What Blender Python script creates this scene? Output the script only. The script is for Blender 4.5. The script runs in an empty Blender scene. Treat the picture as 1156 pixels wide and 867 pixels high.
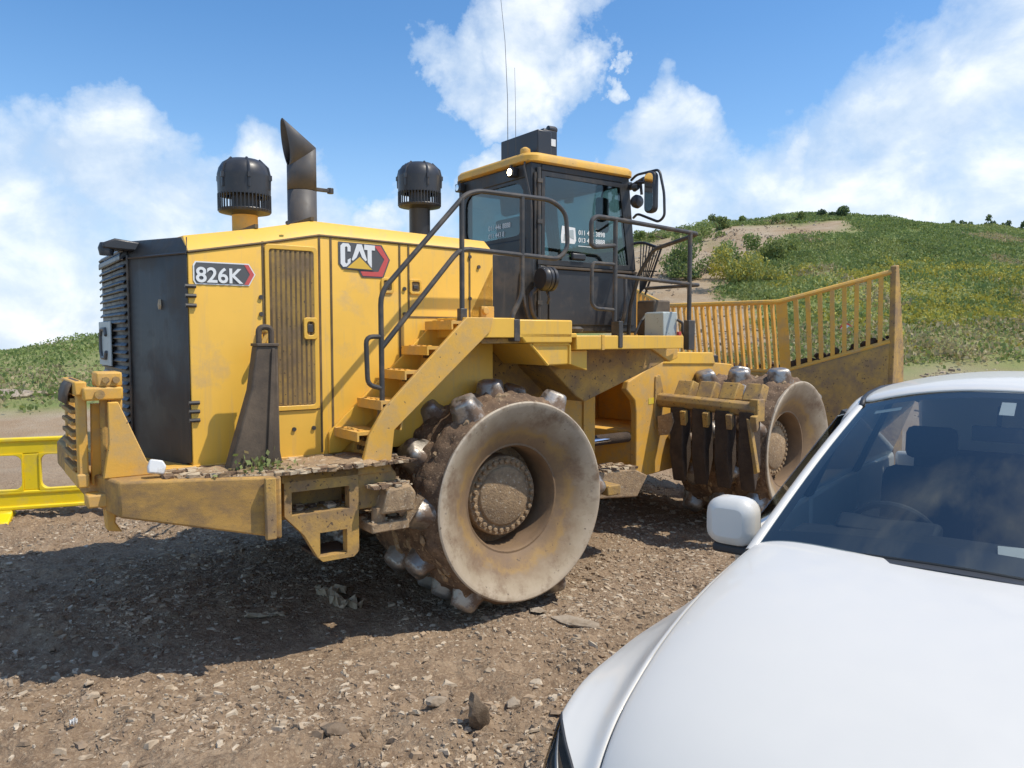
import bpy, math, random
import numpy as np
from mathutils import Vector, Matrix
random.seed(7); rng=np.random.default_rng(7)
sc=bpy.context.scene; COL=sc.collection
R=math.radians
# ------------------------------------------------------------------ render / camera
sc.view_settings.view_transform='Standard'; sc.view_settings.look='None'
sc.view_settings.exposure=0.30; sc.view_settings.gamma=1.0; sc.view_settings.use_curve_mapping=False
cd=bpy.data.cameras.new('camera'); cam=bpy.data.objects.new('camera',cd); COL.objects.link(cam)
cd.sensor_width=36; cd.lens=868/1156*36; cd.clip_end=2000; cd.clip_start=.05
cam.location=(0,0,2.28); cam.rotation_euler=(R(90-3.527),0,0); sc.camera=cam
# ------------------------------------------------------------------ node helpers
def new_mat(name):
    m=bpy.data.materials.new(name); m.use_nodes=True
    nt=m.node_tree; nt.nodes.clear()
    o=nt.nodes.new('ShaderNodeOutputMaterial'); p=nt.nodes.new('ShaderNodeBsdfPrincipled')
    nt.links.new(p.outputs[0],o.inputs[0]); return m,nt,p,o
def nz(nt,scale,detail=6,rough=.6,coord='Object',dist=0,vec=None):
    n=nt.nodes.new('ShaderNodeTexNoise'); n.inputs['Scale'].default_value=scale
    n.inputs['Detail'].default_value=detail; n.inputs['Roughness'].default_value=rough; n.inputs['Distortion'].default_value=dist
    if vec is None:
        tc=nt.nodes.new('ShaderNodeTexCoord'); vec=tc.outputs[coord]
    nt.links.new(vec,n.inputs['Vector']); return n.outputs['Fac']
def ramp(nt,fac,stops):
    r=nt.nodes.new('ShaderNodeValToRGB'); cr=r.color_ramp
    while len(cr.elements)<len(stops): cr.elements.new(.5)
    for e,(p,c) in zip(cr.elements,stops):
        e.position=p; e.color=(c,c,c,1) if not hasattr(c,'__len__') else (*c,1)
    nt.links.new(fac,r.inputs[0]); return r.outputs[0]
def mix(nt,fac,a,b):
    m=nt.nodes.new('ShaderNodeMix'); m.data_type='RGBA'
    def put(i,v):
        if hasattr(v,'is_linked'): nt.links.new(v,m.inputs[i])
        elif hasattr(v,'__len__'): m.inputs[i].default_value=(*v,1)
        else: m.inputs[i].default_value=v
    put(0,fac); put(6,a); put(7,b); return m.outputs[2]
def mth(nt,op,a,b=None,clamp=False):
    m=nt.nodes.new('ShaderNodeMath'); m.operation=op; m.use_clamp=clamp
    for i,v in ((0,a),(1,b)):
        if v is None: continue
        if hasattr(v,'is_linked'): nt.links.new(v,m.inputs[i])
        else: m.inputs[i].default_value=v
    return m.outputs[0]
def bump(nt,p,h,strength=.3,dist=.02):
    b=nt.nodes.new('ShaderNodeBump'); b.inputs['Strength'].default_value=strength; b.inputs['Distance'].default_value=dist
    nt.links.new(h,b.inputs['Height']); nt.links.new(b.outputs[0],p.inputs['Normal'])
def worn(name,base,dirt=None,lo=.5,hi=.7,scale=3,rough=.5,metal=0,var=.12,bmp=.0,spots=None,spot_t=.68,coat=0,stretch=None,streak=0):
    """paint or metal with broad tone drift, dirt patches and chips"""
    m,nt,p,o=new_mat(name)
    tc=nt.nodes.new('ShaderNodeTexCoord'); vec=tc.outputs['Object']
    if stretch:
        mp=nt.nodes.new('ShaderNodeMapping'); mp.inputs['Scale'].default_value=stretch
        nt.links.new(vec,mp.inputs['Vector']); vec=mp.outputs[0]
    n1=nz(nt,1.7,5,.6,vec=vec)
    c=mix(nt,ramp(nt,n1,[(.3,0),(.7,1)]),tuple(x*(1-var) for x in base),tuple(min(1,x*(1+var)) for x in base))
    rg=None
    if dirt is not None:
        n2=nz(nt,scale,9,.68,vec=vec); f=ramp(nt,n2,[(lo,0),(hi,1)])
        c=mix(nt,f,c,dirt)
        rr=mix(nt,f,(rough,)*3,(.9,)*3); nt.links.new(rr,p.inputs['Roughness'])
        if metal: nt.links.new(ramp(nt,f,[(0,metal),(1,0)]),p.inputs['Metallic'])
    else:
        n2=nz(nt,9,6,.6,vec=vec); nt.links.new(ramp(nt,n2,[(.3,max(.02,rough-.08)),(.7,min(1,rough+.1))]),p.inputs['Roughness'])
        p.inputs['Metallic'].default_value=metal
    if streak:
        mp2=nt.nodes.new('ShaderNodeMapping'); mp2.inputs['Scale'].default_value=(13,13,.9); nt.links.new(vec,mp2.inputs['Vector'])
        c=mix(nt,mth(nt,'MULTIPLY',ramp(nt,nz(nt,1.6,7,.65,vec=mp2.outputs[0]),[(.52,0),(.80,1)]),streak),c,dirt or (.4,.3,.2))
    if spots is not None:
        n3=nz(nt,38,3,.5,vec=vec); c=mix(nt,ramp(nt,n3,[(spot_t,0),(spot_t+.04,1)]),c,spots)
    nt.links.new(c,p.inputs['Base Color'])
    if bmp: bump(nt,p,nz(nt,60,5,.7,vec=vec),bmp,.01)
    if coat: p.inputs['Coat Weight'].default_value=coat
    return m
DUST=(.42,.31,.19); MUD=(.13,.085,.05)
M={}
M['yellow']=worn('yellow_paint',(.83,.475,.062),DUST,.57,.86,2.2,.42,var=.06,spots=(.35,.22,.08),spot_t=.78,streak=.45)
M['yellow_dusty']=worn('dusty_yellow_paint',(.74,.405,.062),(.46,.33,.18),.44,.78,5,.6,var=.1,spots=(.16,.1,.05),spot_t=.70,bmp=.15)
M['yellow_mud_shade']=worn('muddy_shaded_yellow_steel',(.50,.30,.075),(.27,.18,.10),.40,.62,4,.75,var=.2,spots=(.13,.085,.05),spot_t=.64,bmp=.4)  # mud-caked steel; its dark tone also paints shade onto plates under the platform
M['counterweight']=worn('scraped_counterweight_steel',(.50,.285,.072),(.25,.16,.085),.42,.70,3.2,.7,var=.2,spots=(.12,.08,.045),spot_t=.68,bmp=.4,stretch=(2.2,2.2,4.2))
M['black']=worn('black_paint',(.028,.027,.026),(.10,.08,.06),.48,.82,3,.45,var=.2,streak=.5,spots=(.12,.1,.08),spot_t=.76)
M['black_metal']=worn('dark_tube_paint',(.055,.05,.045),(.17,.13,.09),.48,.75,6,.45,var=.2)
M['brown_steel']=worn('brown_dusty_steel',(.085,.062,.042),(.18,.13,.085),.45,.75,3,.7,var=.2,bmp=.2)
M['plastic']=worn('black_plastic',(.035,.035,.038),(.09,.08,.07),.55,.85,5,.38,var=.2)
M['exhaust']=worn('heat_grey_steel',(.085,.078,.074),(.15,.12,.09),.5,.8,4,.55,var=.2)
M['mud']=worn('packed_mud',(.235,.150,.088),(.10,.062,.038),.40,.62,9,.95,var=.3,spots=(.33,.23,.14),spot_t=.62,bmp=1.0)
M['darkmud']=worn('dark_wet_mud',(.085,.058,.038),(.05,.034,.024),.4,.65,9,.9,var=.3,bmp=.8)
M['tip']=worn('polished_steel',(.42,.39,.35),(.18,.12,.08),.44,.58,9,.40,metal=.95,var=.15,bmp=.2)
M['dirt_dry']=worn('dry_dirt',(.40,.275,.155),(.24,.165,.10),.42,.66,14,.95,var=.25,spots=(.5,.4,.28),spot_t=.62,bmp=1.0)
M['white']=worn('white_decal',(.8,.8,.77),None,rough=.5,var=.03)
M['decal_grey']=worn('grey_decal',(.10,.10,.10),None,rough=.5,var=.05)
M['decal_red']=worn('red_decal',(.62,.10,.09),None,rough=.5,var=.05)
M['decal_yellow']=worn('yellow_decal',(.78,.48,.06),None,rough=.5,var=.03)
M['slot']=worn('dusty_dark_louvre',(.12,.078,.032),(.22,.15,.07),.45,.7,6,.7,var=.2)
M['interior']=worn('dark_trim',(.03,.032,.035),None,rough=.7,var=.2)
M['seat']=worn('dark_seat_cloth',(.035,.037,.042),None,rough=.9,var=.2)
M['grey_box']=worn('pale_grey_box_paint',(.42,.47,.46),(.20,.17,.13),.60,.72,12,.5,var=.08,spots=(.12,.1,.08),spot_t=.7)
M['barrier']=worn('yellow_plastic',(.86,.63,.008),(.50,.40,.16),.50,.80,3,.45,var=.08,spots=(.33,.25,.1),spot_t=.72)
M['rust_white']=worn('litter_white',(.72,.72,.7),(.45,.38,.3),.5,.75,12,.6,var=.1)
M['litter_tan']=worn('litter_cardboard',(.50,.40,.27),(.30,.22,.14),.5,.7,9,.85,var=.15,bmp=.3)
M['stone']=worn('pale_stone',(.40,.33,.25),(.25,.19,.13),.42,.65,6,.9,var=.25,bmp=.6)
M['clod']=worn('dark_clod',(.24,.18,.125),(.12,.085,.055),.42,.6,5,.95,var=.3,bmp=.9)
M['red']=worn('red_paint',(.55,.06,.05),None,rough=.5)
M['chrome']=worn('mirror_chrome',(.8,.8,.8),None,rough=.06,metal=1,var=.02)
M['wheel_rim']=worn('grey_alloy',(.4,.4,.41),None,rough=.35,metal=.8)
M['tyre']=worn('tyre_rubber',(.03,.03,.03),(.15,.12,.09),.5,.8,4,.85)
M['car']=worn('white_car_paint',(.66,.635,.58),None,rough=.42,var=.012,coat=.4,spots=(.42,.37,.30),spot_t=.80)
M['car'].node_tree.nodes['Principled BSDF'].inputs['Coat Roughness'].default_value=.06
M['seal']=worn('black_rubber_seal',(.03,.032,.036),None,rough=.55,var=.1)
# wheel face: bare worn metal on the rim, brown and old yellow towards the hole
m,nt,p,o=new_mat('worn_wheel_face'); tc=nt.nodes.new('ShaderNodeTexCoord')
sx=nt.nodes.new('ShaderNodeSeparateXYZ'); nt.links.new(tc.outputs['Object'],sx.inputs[0])
rad=mth(nt,'SQRT',mth(nt,'ADD',mth(nt,'MULTIPLY',sx.outputs[0],sx.outputs[0]),mth(nt,'MULTIPLY',sx.outputs[2],sx.outputs[2])))
nn=nz(nt,5,8,.65); rr=mth(nt,'ADD',rad,mth(nt,'MULTIPLY',mth(nt,'SUBTRACT',nn,.5),.30))
c=ramp(nt,rr,[(.40,(.19,.125,.075)),(.50,(.27,.175,.09)),(.56,(.37,.235,.09)),(.61,(.31,.225,.14)),(.70,(.42,.335,.23)),(.80,(.52,.43,.315))])
n3=nz(nt,4,9,.7); c=mix(nt,ramp(nt,n3,[(.50,0),(.64,.9)]),c,(.235,.155,.095))
n4=nz(nt,26,4,.6); c=mix(nt,ramp(nt,n4,[(.68,0),(.73,1)]),c,(.10,.07,.05))
nt.links.new(c,p.inputs['Base Color']); p.inputs['Roughness'].default_value=.6; p.inputs['Metallic'].default_value=.1
bump(nt,p,nn,.15,.02); M['disc']=m
# cab glass, car glass: thin tinted panes
def glass(name,tint,refl=.9,rough=.0,base=.045):
    m,nt,p,o=new_mat(name); nt.nodes.remove(p)
    t=nt.nodes.new('ShaderNodeBsdfTransparent'); t.inputs[0].default_value=(*tint,1)
    g=nt.nodes.new('ShaderNodeBsdfGlossy'); g.inputs['Roughness'].default_value=rough; g.inputs[0].default_value=(refl,refl*.97,refl*.91,1)
    lw=nt.nodes.new('ShaderNodeLayerWeight'); lw.inputs[0].default_value=.5
    f=mth(nt,'ADD',mth(nt,'MULTIPLY',mth(nt,'POWER',lw.outputs['Facing'],5.0),.95),base)
    x=nt.nodes.new('ShaderNodeMixShader'); nt.links.new(f,x.inputs[0]); nt.links.new(t.outputs[0],x.inputs[1]); nt.links.new(g.outputs[0],x.inputs[2])
    nt.links.new(x.outputs[0],o.inputs[0]); return m
M['glass']=glass('cab_glass',(.52,.615,.61),.9,0,.10); M['car_glass']=glass('car_glass',(.58,.63,.63),.90,0,.16); M['lens']=glass('lamp_lens',(.72,.72,.70),.55)
m,nt,p,o=new_mat('lit_lamp'); p.inputs['Base Color'].default_value=(1,.9,.7,1); p.inputs['Emission Color'].default_value=(1,.80,.48,1); p.inputs['Emission Strength'].default_value=14; M['lit']=m
# ------------------------------------------------------------------ mesh builder
class B:
    def __init__(s,T=None): s.v=[]; s.f=[]; s.T=T
    def add(s,vs,fs):
        n=len(s.v)
        s.v+= [tuple(s.T(v)) if s.T else tuple(v) for v in vs]
        s.f+= [tuple(i+n for i in f) for f in fs]; return s
    def box(s,x0,x1,y0,y1,z0,z1):
        return s.add([(x0,y0,z0),(x1,y0,z0),(x1,y1,z0),(x0,y1,z0),(x0,y0,z1),(x1,y0,z1),(x1,y1,z1),(x0,y1,z1)],
            [(0,3,2,1),(4,5,6,7),(0,1,5,4),(1,2,6,5),(2,3,7,6),(3,0,4,7)])
    def prism(s,poly,t0,t1,ax='y'):
        """polygon in the two other axes, extruded along ax"""
        def P(a,b,t): return (a,t,b) if ax=='y' else ((t,a,b) if ax=='x' else (a,b,t))
        n=len(poly)
        vs=[P(a,b,t0) for a,b in poly]+[P(a,b,t1) for a,b in poly]
        return s.add(vs,[tuple(range(n)),tuple(range(2*n-1,n-1,-1))]+[(i,i+n,(i+1)%n+n,(i+1)%n) for i in range(n)])
    def frame(s,outer,inner,t0,t1,ax='y'):
        """plate with a hole: outer and inner loops with equal counts"""
        def P(a,b,t): return (a,t,b) if ax=='y' else ((t,a,b) if ax=='x' else (a,b,t))
        n=len(outer); vs=[]
        for t in (t0,t1):
            vs+=[P(a,b,t) for a,b in outer]+[P(a,b,t) for a,b in inner]
        fs=[]
        for i in range(n):
            j=(i+1)%n
            fs+=[(i,j,n+j,n+i),(2*n+i,3*n+i,3*n+j,2*n+j),(i,2*n+i,2*n+j,j),(n+i,n+j,3*n+j,3*n+i)]
        return s.add(vs,fs)
    def tube(s,pts,r,seg=10,closed=False):
        pts=[Vector(p) for p in pts]; n=len(pts); vs=[];fs=[]
        up=None
        for i,p in enumerate(pts):
            d=((pts[min(i+1,n-1)]-p).normalized()+(p-pts[max(i-1,0)]).normalized())
            d=d.normalized() if d.length>1e-6 else Vector((0,0,1))
            if up is None:
                up=Vector((0,0,1)) if abs(d.z)<.9 else Vector((1,0,0))
            a=d.cross(up).normalized(); b=a.cross(d).normalized(); up=b
            rr=r[i] if hasattr(r,'__len__') else r
            vs+=[p+a*math.cos(2*math.pi*k/seg)*rr+b*math.sin(2*math.pi*k/seg)*rr for k in range(seg)]
        for i in range(n-1):
            for k in range(seg):
                fs.append((i*seg+k,i*seg+(k+1)%seg,(i+1)*seg+(k+1)%seg,(i+1)*seg+k))
        fs+=[tuple(range(seg-1,-1,-1)),tuple(range((n-1)*seg,n*seg))]
        return s.add(vs,fs)
    def lathe(s,prof,c=(0,0,0),ax='z',seg=32,cap=True):
        """prof = (radius, distance along the axis)"""
        vs=[];fs=[];n=len(prof)
        for r,t in prof:
            for k in range(seg):
                a=2*math.pi*k/seg; u,w=r*math.cos(a),r*math.sin(a)
                vs.append((c[0]+u,c[1]+w,c[2]+t) if ax=='z' else ((c[0]+u,c[1]+t,c[2]+w) if ax=='y' else (c[0]+t,c[1]+u,c[2]+w)))
        for i in range(n-1):
            for k in range(seg):
                fs.append((i*seg+k,i*seg+(k+1)%seg,(i+1)*seg+(k+1)%seg,(i+1)*seg+k))
        if cap: fs+=[tuple(range(seg)),tuple(range((n-1)*seg,n*seg))]
        return s.add(vs,fs)
    def grid(s,rows):
        n=len(rows[0]); vs=[p for r in rows for p in r]; fs=[]
        for i in range(len(rows)-1):
            for k in range(n-1): fs.append((i*n+k,i*n+k+1,(i+1)*n+k+1,(i+1)*n+k))
        return s.add(vs,fs)
    def build(s,name,mat,parent=None,smooth=False,bevel=0,sub=0,solid=0,angle=35,normals=True,merge=False):
        me=bpy.data.meshes.new(name); me.from_pydata(s.v,[],s.f)
        import bmesh
        if normals:
            bm=bmesh.new(); bm.from_mesh(me)
            if merge: bmesh.ops.remove_doubles(bm,verts=bm.verts,dist=1e-4)
            bmesh.ops.recalc_face_normals(bm,faces=bm.faces); bm.to_mesh(me); bm.free()
        o=bpy.data.objects.new(name,me); COL.objects.link(o)
        if mat is not None: me.materials.append(M[mat] if isinstance(mat,str) else mat)
        if parent is not None: o.parent=parent
        if solid: md=o.modifiers.new('solid','SOLIDIFY'); md.thickness=solid; md.offset=0
        if bevel: md=o.modifiers.new('bevel','BEVEL'); md.width=bevel; md.segments=2; md.limit_method='ANGLE'; md.angle_limit=R(40)
        if sub: md=o.modifiers.new('sub','SUBSURF'); md.levels=sub; md.render_levels=sub
        if smooth or bevel:
            me.polygons.foreach_set('use_smooth',[True]*len(me.polygons))
            if not sub: me.set_sharp_from_angle(angle=R(angle))
        return o
def rnd(pts,r,n=4):
    """round the corners of a polyline"""
    pts=[Vector(p) for p in pts]; out=[pts[0]]
    for a,b,c in zip(pts,pts[1:],pts[2:]):
        d1=(a-b); d2=(c-b); q=min(r,d1.length*.45,d2.length*.45)
        p1=b+d1.normalized()*q; p2=b+d2.normalized()*q
        for i in range(n+1):
            t=i/n; out.append(p1*(1-t)**2+b*2*t*(1-t)+p2*t*t)
    return out+[pts[-1]]
def rrect(x0,x1,z0,z1,r,n=4):
    out=[]
    for cx,cz,a0 in ((x1-r,z1-r,0),(x0+r,z1-r,90),(x0+r,z0+r,180),(x1-r,z0+r,270)):
        for i in range(n+1):
            a=R(a0+90*i/n); out.append((cx+r*math.cos(a),cz+r*math.sin(a)))
    return out
def tag(o,label,cat,group=None,kind=None):
    if label: o['label']=label
    if cat: o['category']=cat
    if group: o['group']=group
    if kind: o['kind']=kind
    return o
def thing(name,label,cat,loc=(0,0,0),rz=0,group=None):
    o=bpy.data.objects.new(name,None); COL.objects.link(o); o.location=loc; o.rotation_euler=(0,0,rz)
    o.empty_display_size=.3
    return tag(o,label,cat,group)
def copy_tree(o,parent=None):
    c=o.copy(); COL.objects.link(c)
    if parent is not None: c.parent=parent
    for ch in list(o.children): copy_tree(ch,c)
    return c
# ------------------------------------------------------------------ noise
_lat=rng.random((256,256))
def vnoise(x,y):
    xi=np.floor(x).astype(int); yi=np.floor(y).astype(int); fx=x-xi; fy=y-yi
    fx=fx*fx*(3-2*fx); fy=fy*fy*(3-2*fy)
    g=lambda a,b:_lat[a%256,b%256]
    return (g(xi,yi)*(1-fx)+g(xi+1,yi)*fx)*(1-fy)+(g(xi,yi+1)*(1-fx)+g(xi+1,yi+1)*fx)*fy
def fbm(x,y,oct=5,g=.5):
    s=0;a=1;t=0
    for i in range(oct): s=s+a*(vnoise(x*2**i+17.3*i,y*2**i+5.1*i)-.5); t+=a; a*=g
    return s/t
# ------------------------------------------------------------------ terrain
_rx=[-130,-60,-45,-36.6,-29,-20,-10,0,9,14,20.4,24,32,37,50,70,130]
_rz=[-3,-1.2,-.6,.2,1.5,3.4,6,7.6,9.2,10.1,10.7,10.5,9.7,9.2,8,6,3]
def hill(X,Y):
    H=np.interp(X,_rx,_rz); t=np.clip((Y-14.)/41.,0,1)
    z=H*(.55*t+.45*t*t*(3-2*t))
    return np.where(Y>55,H-(Y-55)*.16-((Y-55).clip(0)**2)*.002,z)
def height(X,Y):
    X=np.asarray(X,float);Y=np.asarray(Y,float)
    z=hill(X,Y)
    near=np.clip(1-(Y-11)/10,0,1)
    z=z+fbm(X*.35,Y*.35,4)*(.10+.55*np.clip((Y-20)/20,0,1))
    lump=fbm(X*1.6+9,Y*1.6,4,.55)
    z=z+near*(lump*.13+fbm(X*5+3,Y*5,4,.65)*.17+np.abs(fbm(X*13,Y*13+8,4,.7))*.085)
    # long ruts pressed along the lane
    u=(Y-.12*X); z=z+near*.022*np.sin(u*3.1+fbm(X*.4,Y*.4,2)*5)
    # packed flat where the compactor stands
    mx=(X+1.0)*.809+(Y-7.65)*.588; my=-(X+1.0)*.588+(Y-7.65)*.809
    k=np.clip(1.3-np.maximum(np.abs(mx-1.2)/3.4,np.abs(my)/2.2),0,.3)/.3
    return z*(1-.55*k)
def axis_pts(lo,hi,d0,d1,step,far):
    a=list(np.arange(d0,d1,step)); x=d1; s=step
    while x<hi: a.append(x); s=min(s*1.09,far); x+=s
    a.append(hi); x=d0; s=step; b=[]
    while x>lo: s=min(s*1.09,far); x-=s; b.append(max(x,lo))
    return np.array(sorted(set(b))+a)
gx=axis_pts(-130,130,-6.2,3.6,.034,4); gy=axis_pts(-6,120,3.1,9.0,.034,2.2)
XX,YY=np.meshgrid(gx,gy); ZZ=height(XX,YY)
nx,ny=len(gx),len(gy)
me=bpy.data.meshes.new('ground')
co=np.stack([XX.ravel(),YY.ravel(),ZZ.ravel()],1)
i=np.arange(nx*ny).reshape(ny,nx); q=np.stack([i[:-1,:-1],i[:-1,1:],i[1:,1:],i[1:,:-1]],-1).reshape(-1,4)
def mesh_np(me,co,q):
    k=q.shape[1]
    me.vertices.add(len(co)); me.vertices.foreach_set('co',co.astype(np.float32).ravel())
    me.loops.add(q.size); me.loops.foreach_set('vertex_index',q.astype(np.int32).ravel())
    me.polygons.add(len(q)); me.polygons.foreach_set('loop_start',np.arange(0,q.size,k,dtype=np.int32))
    me.update(calc_edges=True); me.validate()
mesh_np(me,co,q); me.polygons.foreach_set('use_smooth',np.ones(len(q),bool))
ground=bpy.data.objects.new('ground',me); COL.objects.link(ground); ground['kind']='structure'
# bare soil track up the hill
TRK=np.array([(5.6,26),(6.0,30.6),(6.2,32.3),(7.8,37.5),(10,41),(12.5,43.6),(15.4,46.3),(17.6,47)]); TRK2=np.array([(6.5,40),(8.2,44.4),(11.9,49.2)])
def segdist(X,Y,P):
    d=np.full(np.shape(X),1e9)
    for (ax,ay),(bx,by) in zip(P[:-1],P[1:]):
        vx,vy=bx-ax,by-ay; t=np.clip(((X-ax)*vx+(Y-ay)*vy)/(vx*vx+vy*vy),0,1)
        d=np.minimum(d,np.hypot(X-ax-t*vx,Y-ay-t*vy))
    return d
def bare(X,Y):
    """1 = bare soil, 0 = green"""
    n=fbm(X*.33,Y*.33,4)*5
    foot=np.where(X>0,19.7+.05*X,18.5)
    b=np.clip((foot+n*.9-Y)/2.0+.5,0,1)
    b=np.maximum(b,np.clip((2.9+n*.5-segdist(X,Y,TRK))/.8+.5,0,1)*.95)
    b=np.maximum(b,np.clip((2.6+n*.5-segdist(X,Y,TRK2))/.8+.5,0,1)*.9)
    return b
at=me.attributes.new('soil','FLOAT','POINT'); at.data.foreach_set('value',bare(XX.ravel(),YY.ravel()).astype(np.float32))
m,nt,p,o=new_mat('dirt_and_hill')
a=nt.nodes.new('ShaderNodeAttribute'); a.attribute_name='soil'
geo=nt.nodes.new('ShaderNodeNewGeometry'); pos=geo.outputs['Position']
n1=nz(nt,.9,8,.62,vec=pos); n2=nz(nt,9,8,.7,vec=pos); n3=nz(nt,45,6,.7,vec=pos)
dirt=mix(nt,ramp(nt,n1,[(.34,0),(.66,1)]),(.28,.195,.125),(.41,.30,.20))
dirt=mix(nt,ramp(nt,n2,[(.42,0),(.62,1)]),dirt,(.225,.155,.10))
dirt=mix(nt,ramp(nt,n3,[(.52,0),(.68,1)]),dirt,(.47,.355,.24))
vo=nt.nodes.new('ShaderNodeTexVoronoi'); vo.inputs['Scale'].default_value=26; nt.links.new(pos,vo.inputs['Vector'])
dirt=mix(nt,ramp(nt,vo.outputs['Distance'],[(.16,.55),(.34,0)]),dirt,(.43,.33,.225))
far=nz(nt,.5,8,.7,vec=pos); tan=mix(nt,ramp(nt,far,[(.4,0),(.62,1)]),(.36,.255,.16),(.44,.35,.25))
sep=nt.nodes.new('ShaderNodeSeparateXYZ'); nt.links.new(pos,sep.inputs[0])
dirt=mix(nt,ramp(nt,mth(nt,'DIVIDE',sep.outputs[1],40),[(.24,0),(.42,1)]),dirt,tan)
gn=nz(nt,.35,8,.65,vec=pos); gn2=nz(nt,2.2,8,.7,vec=pos)
green=mix(nt,ramp(nt,gn,[(.35,0),(.65,1)]),(.20,.245,.085),(.27,.28,.11))
green=mix(nt,ramp(nt,gn2,[(.5,0),(.7,1)]),green,(.27,.25,.12))
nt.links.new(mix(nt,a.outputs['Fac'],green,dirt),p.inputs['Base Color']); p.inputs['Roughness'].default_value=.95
p.inputs['Specular IOR Level'].default_value=.15
hb=mth(nt,'ADD',mth(nt,'MULTIPLY',n2,.6),mth(nt,'ADD',mth(nt,'MULTIPLY',n3,.5),mth(nt,'MULTIPLY',vo.outputs['Distance'],-.35)))
bump(nt,p,hb,.85,.05); me.materials.append(m)
# ------------------------------------------------------------------ gravel (uncountable chips) : real little stones
def stones(name,n,xr,yr,smin,smax,flat,mats,seed,power=2.6,keep=None):
    g=np.random.default_rng(seed)
    X=g.uniform(*xr,n*3); Y=yr[0]+(yr[1]-yr[0])*g.random(n*3)**1.25
    dens=.45+3.0*fbm(X*.7+4,Y*1.1,4)+.9*np.exp(-((X-1.6)**2/1.2+(Y-7.2)**2/1.5))+.5*np.exp(-((X+3.2)**2/3.+(Y-7.2)**2/1.6))
    k=g.random(n*3)<dens.clip(.08,1)
    if keep is not None: k&=keep(X,Y)
    X=X[k][:n];Y=Y[k][:n]; n=len(X)
    s=smin*(1-g.random(n)*(1-(smin/smax)**(power-1)))**(-1/(power-1))
    # angular flake: irregular hexagon, thin, with a smaller chipped top
    th=np.arange(6)/6*2*math.pi+g.uniform(-.35,.35,(n,6)); rr=g.uniform(.38,1.15,(n,6)); el=g.uniform(.28,.85,(n,1))
    V=np.zeros((n,12,3)); hz_=flat*g.uniform(.5,1.6,(n,1))
    V[:,:6,0]=np.cos(th)*rr; V[:,:6,1]=np.sin(th)*rr*el; V[:,:6,2]=-hz_
    q2=g.uniform(.55,.95,(n,6)); V[:,6:,0]=V[:,:6,0]*q2+g.normal(0,.06,(n,1)); V[:,6:,1]=V[:,:6,1]*q2+g.normal(0,.06,(n,1)); V[:,6:,2]=hz_*g.uniform(.5,1.3,(n,6))
    qf=np.array([(i,(i+1)%6,(i+1)%6+6,i+6) for i in range(6)]+[(6,7,8,9),(6,9,10,11),(3,2,1,0),(5,4,3,0)])
    a=g.uniform(0,6.283,n); t=g.normal(0,.13,n)
    ca,sa,ct,st=np.cos(a)[:,None],np.sin(a)[:,None],np.cos(t)[:,None],np.sin(t)[:,None]
    x,y,z=V[...,0],V[...,1],V[...,2]; x,z=x*ct-z*st,x*st+z*ct; x,y=x*ca-y*sa,x*sa+y*ca
    co=np.stack([X[:,None]+x*s[:,None],Y[:,None]+y*s[:,None],height(X,Y)[:,None]+z*s[:,None]-.02*s[:,None]],-1).reshape(-1,3)
    q=(qf[None]+12*np.arange(n)[:,None,None]).reshape(-1,4)
    me=bpy.data.meshes.new(name); mesh_np(me,co,q)
    for mm in mats: me.materials.append(mm)
    me.polygons.foreach_set('use_smooth',np.zeros(len(q),bool))
    mi=np.repeat(g.integers(0,len(mats),n),10).astype(np.int32); me.polygons.foreach_set('material_index',mi)
    o=bpy.data.objects.new(name,me); COL.objects.link(o); return o
def flatmat(name,c,v=.25):
    return worn(name,c,tuple(x*.6 for x in c),.45,.7,14,.93,var=v)
GM=[flatmat('chip_tan',(.46,.36,.25)),flatmat('chip_brown',(.33,.24,.16)),flatmat('chip_pale',(.55,.455,.335)),flatmat('chip_earth',(.38,.28,.185)),flatmat('chip_earth_dark',(.28,.20,.13))]
tag(stones('gravel',95000,(-6.4,4.2),(3.1,12.5),.008,.062,.20,GM,3,2.35),'loose pale and brown stone chips strewn over the dirt lane','gravel',None,'stuff')
tag(stones('rubble',5200,(4,26),(17,27),.03,.16,.3,GM,5,2.5,lambda X,Y:bare(X,Y)>.4),'tan rubble and shredded refuse at the foot of the green hill','rubble',None,'stuff')
tag(stones('track_rubble',2600,(4,19),(25,50),.04,.2,.3,GM,6,2.5,lambda X,Y:bare(X,Y)>.5),'pale rubble on the bare track climbing the hill','rubble',None,'stuff')
# ------------------------------------------------------------------ hill vegetation
def leafmat(name,c):
    m,nt,p,o=new_mat(name)
    n=nz(nt,.8,5,.6,vec=nt.nodes.new('ShaderNodeNewGeometry').outputs['Position'])
    nt.links.new(mix(nt,ramp(nt,n,[(.3,0),(.7,1)]),tuple(x*.75 for x in c),tuple(x*1.25 for x in c)),p.inputs['Base Color'])
    p.inputs['Roughness'].default_value=.7; p.inputs['Specular IOR Level'].default_value=.25
    t=nt.nodes.new('ShaderNodeBsdfTranslucent'); t.inputs[0].default_value=(c[0]*1.3,c[1]*1.3,c[2],1)
    x=nt.nodes.new('ShaderNodeMixShader'); x.inputs[0].default_value=.3
    nt.links.new(p.outputs[0],x.inputs[1]); nt.links.new(t.outputs[0],x.inputs[2]); nt.links.new(x.outputs[0],o.inputs[0]); return m
LM=[leafmat('leaf_dark',(.20,.255,.09)),leafmat('leaf_mid',(.265,.31,.11)),leafmat('leaf_light',(.29,.32,.125)),leafmat('leaf_yellow',(.42,.375,.08)),leafmat('leaf_dry',(.41,.34,.20)),leafmat('leaf_deep',(.075,.115,.06))]
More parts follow.
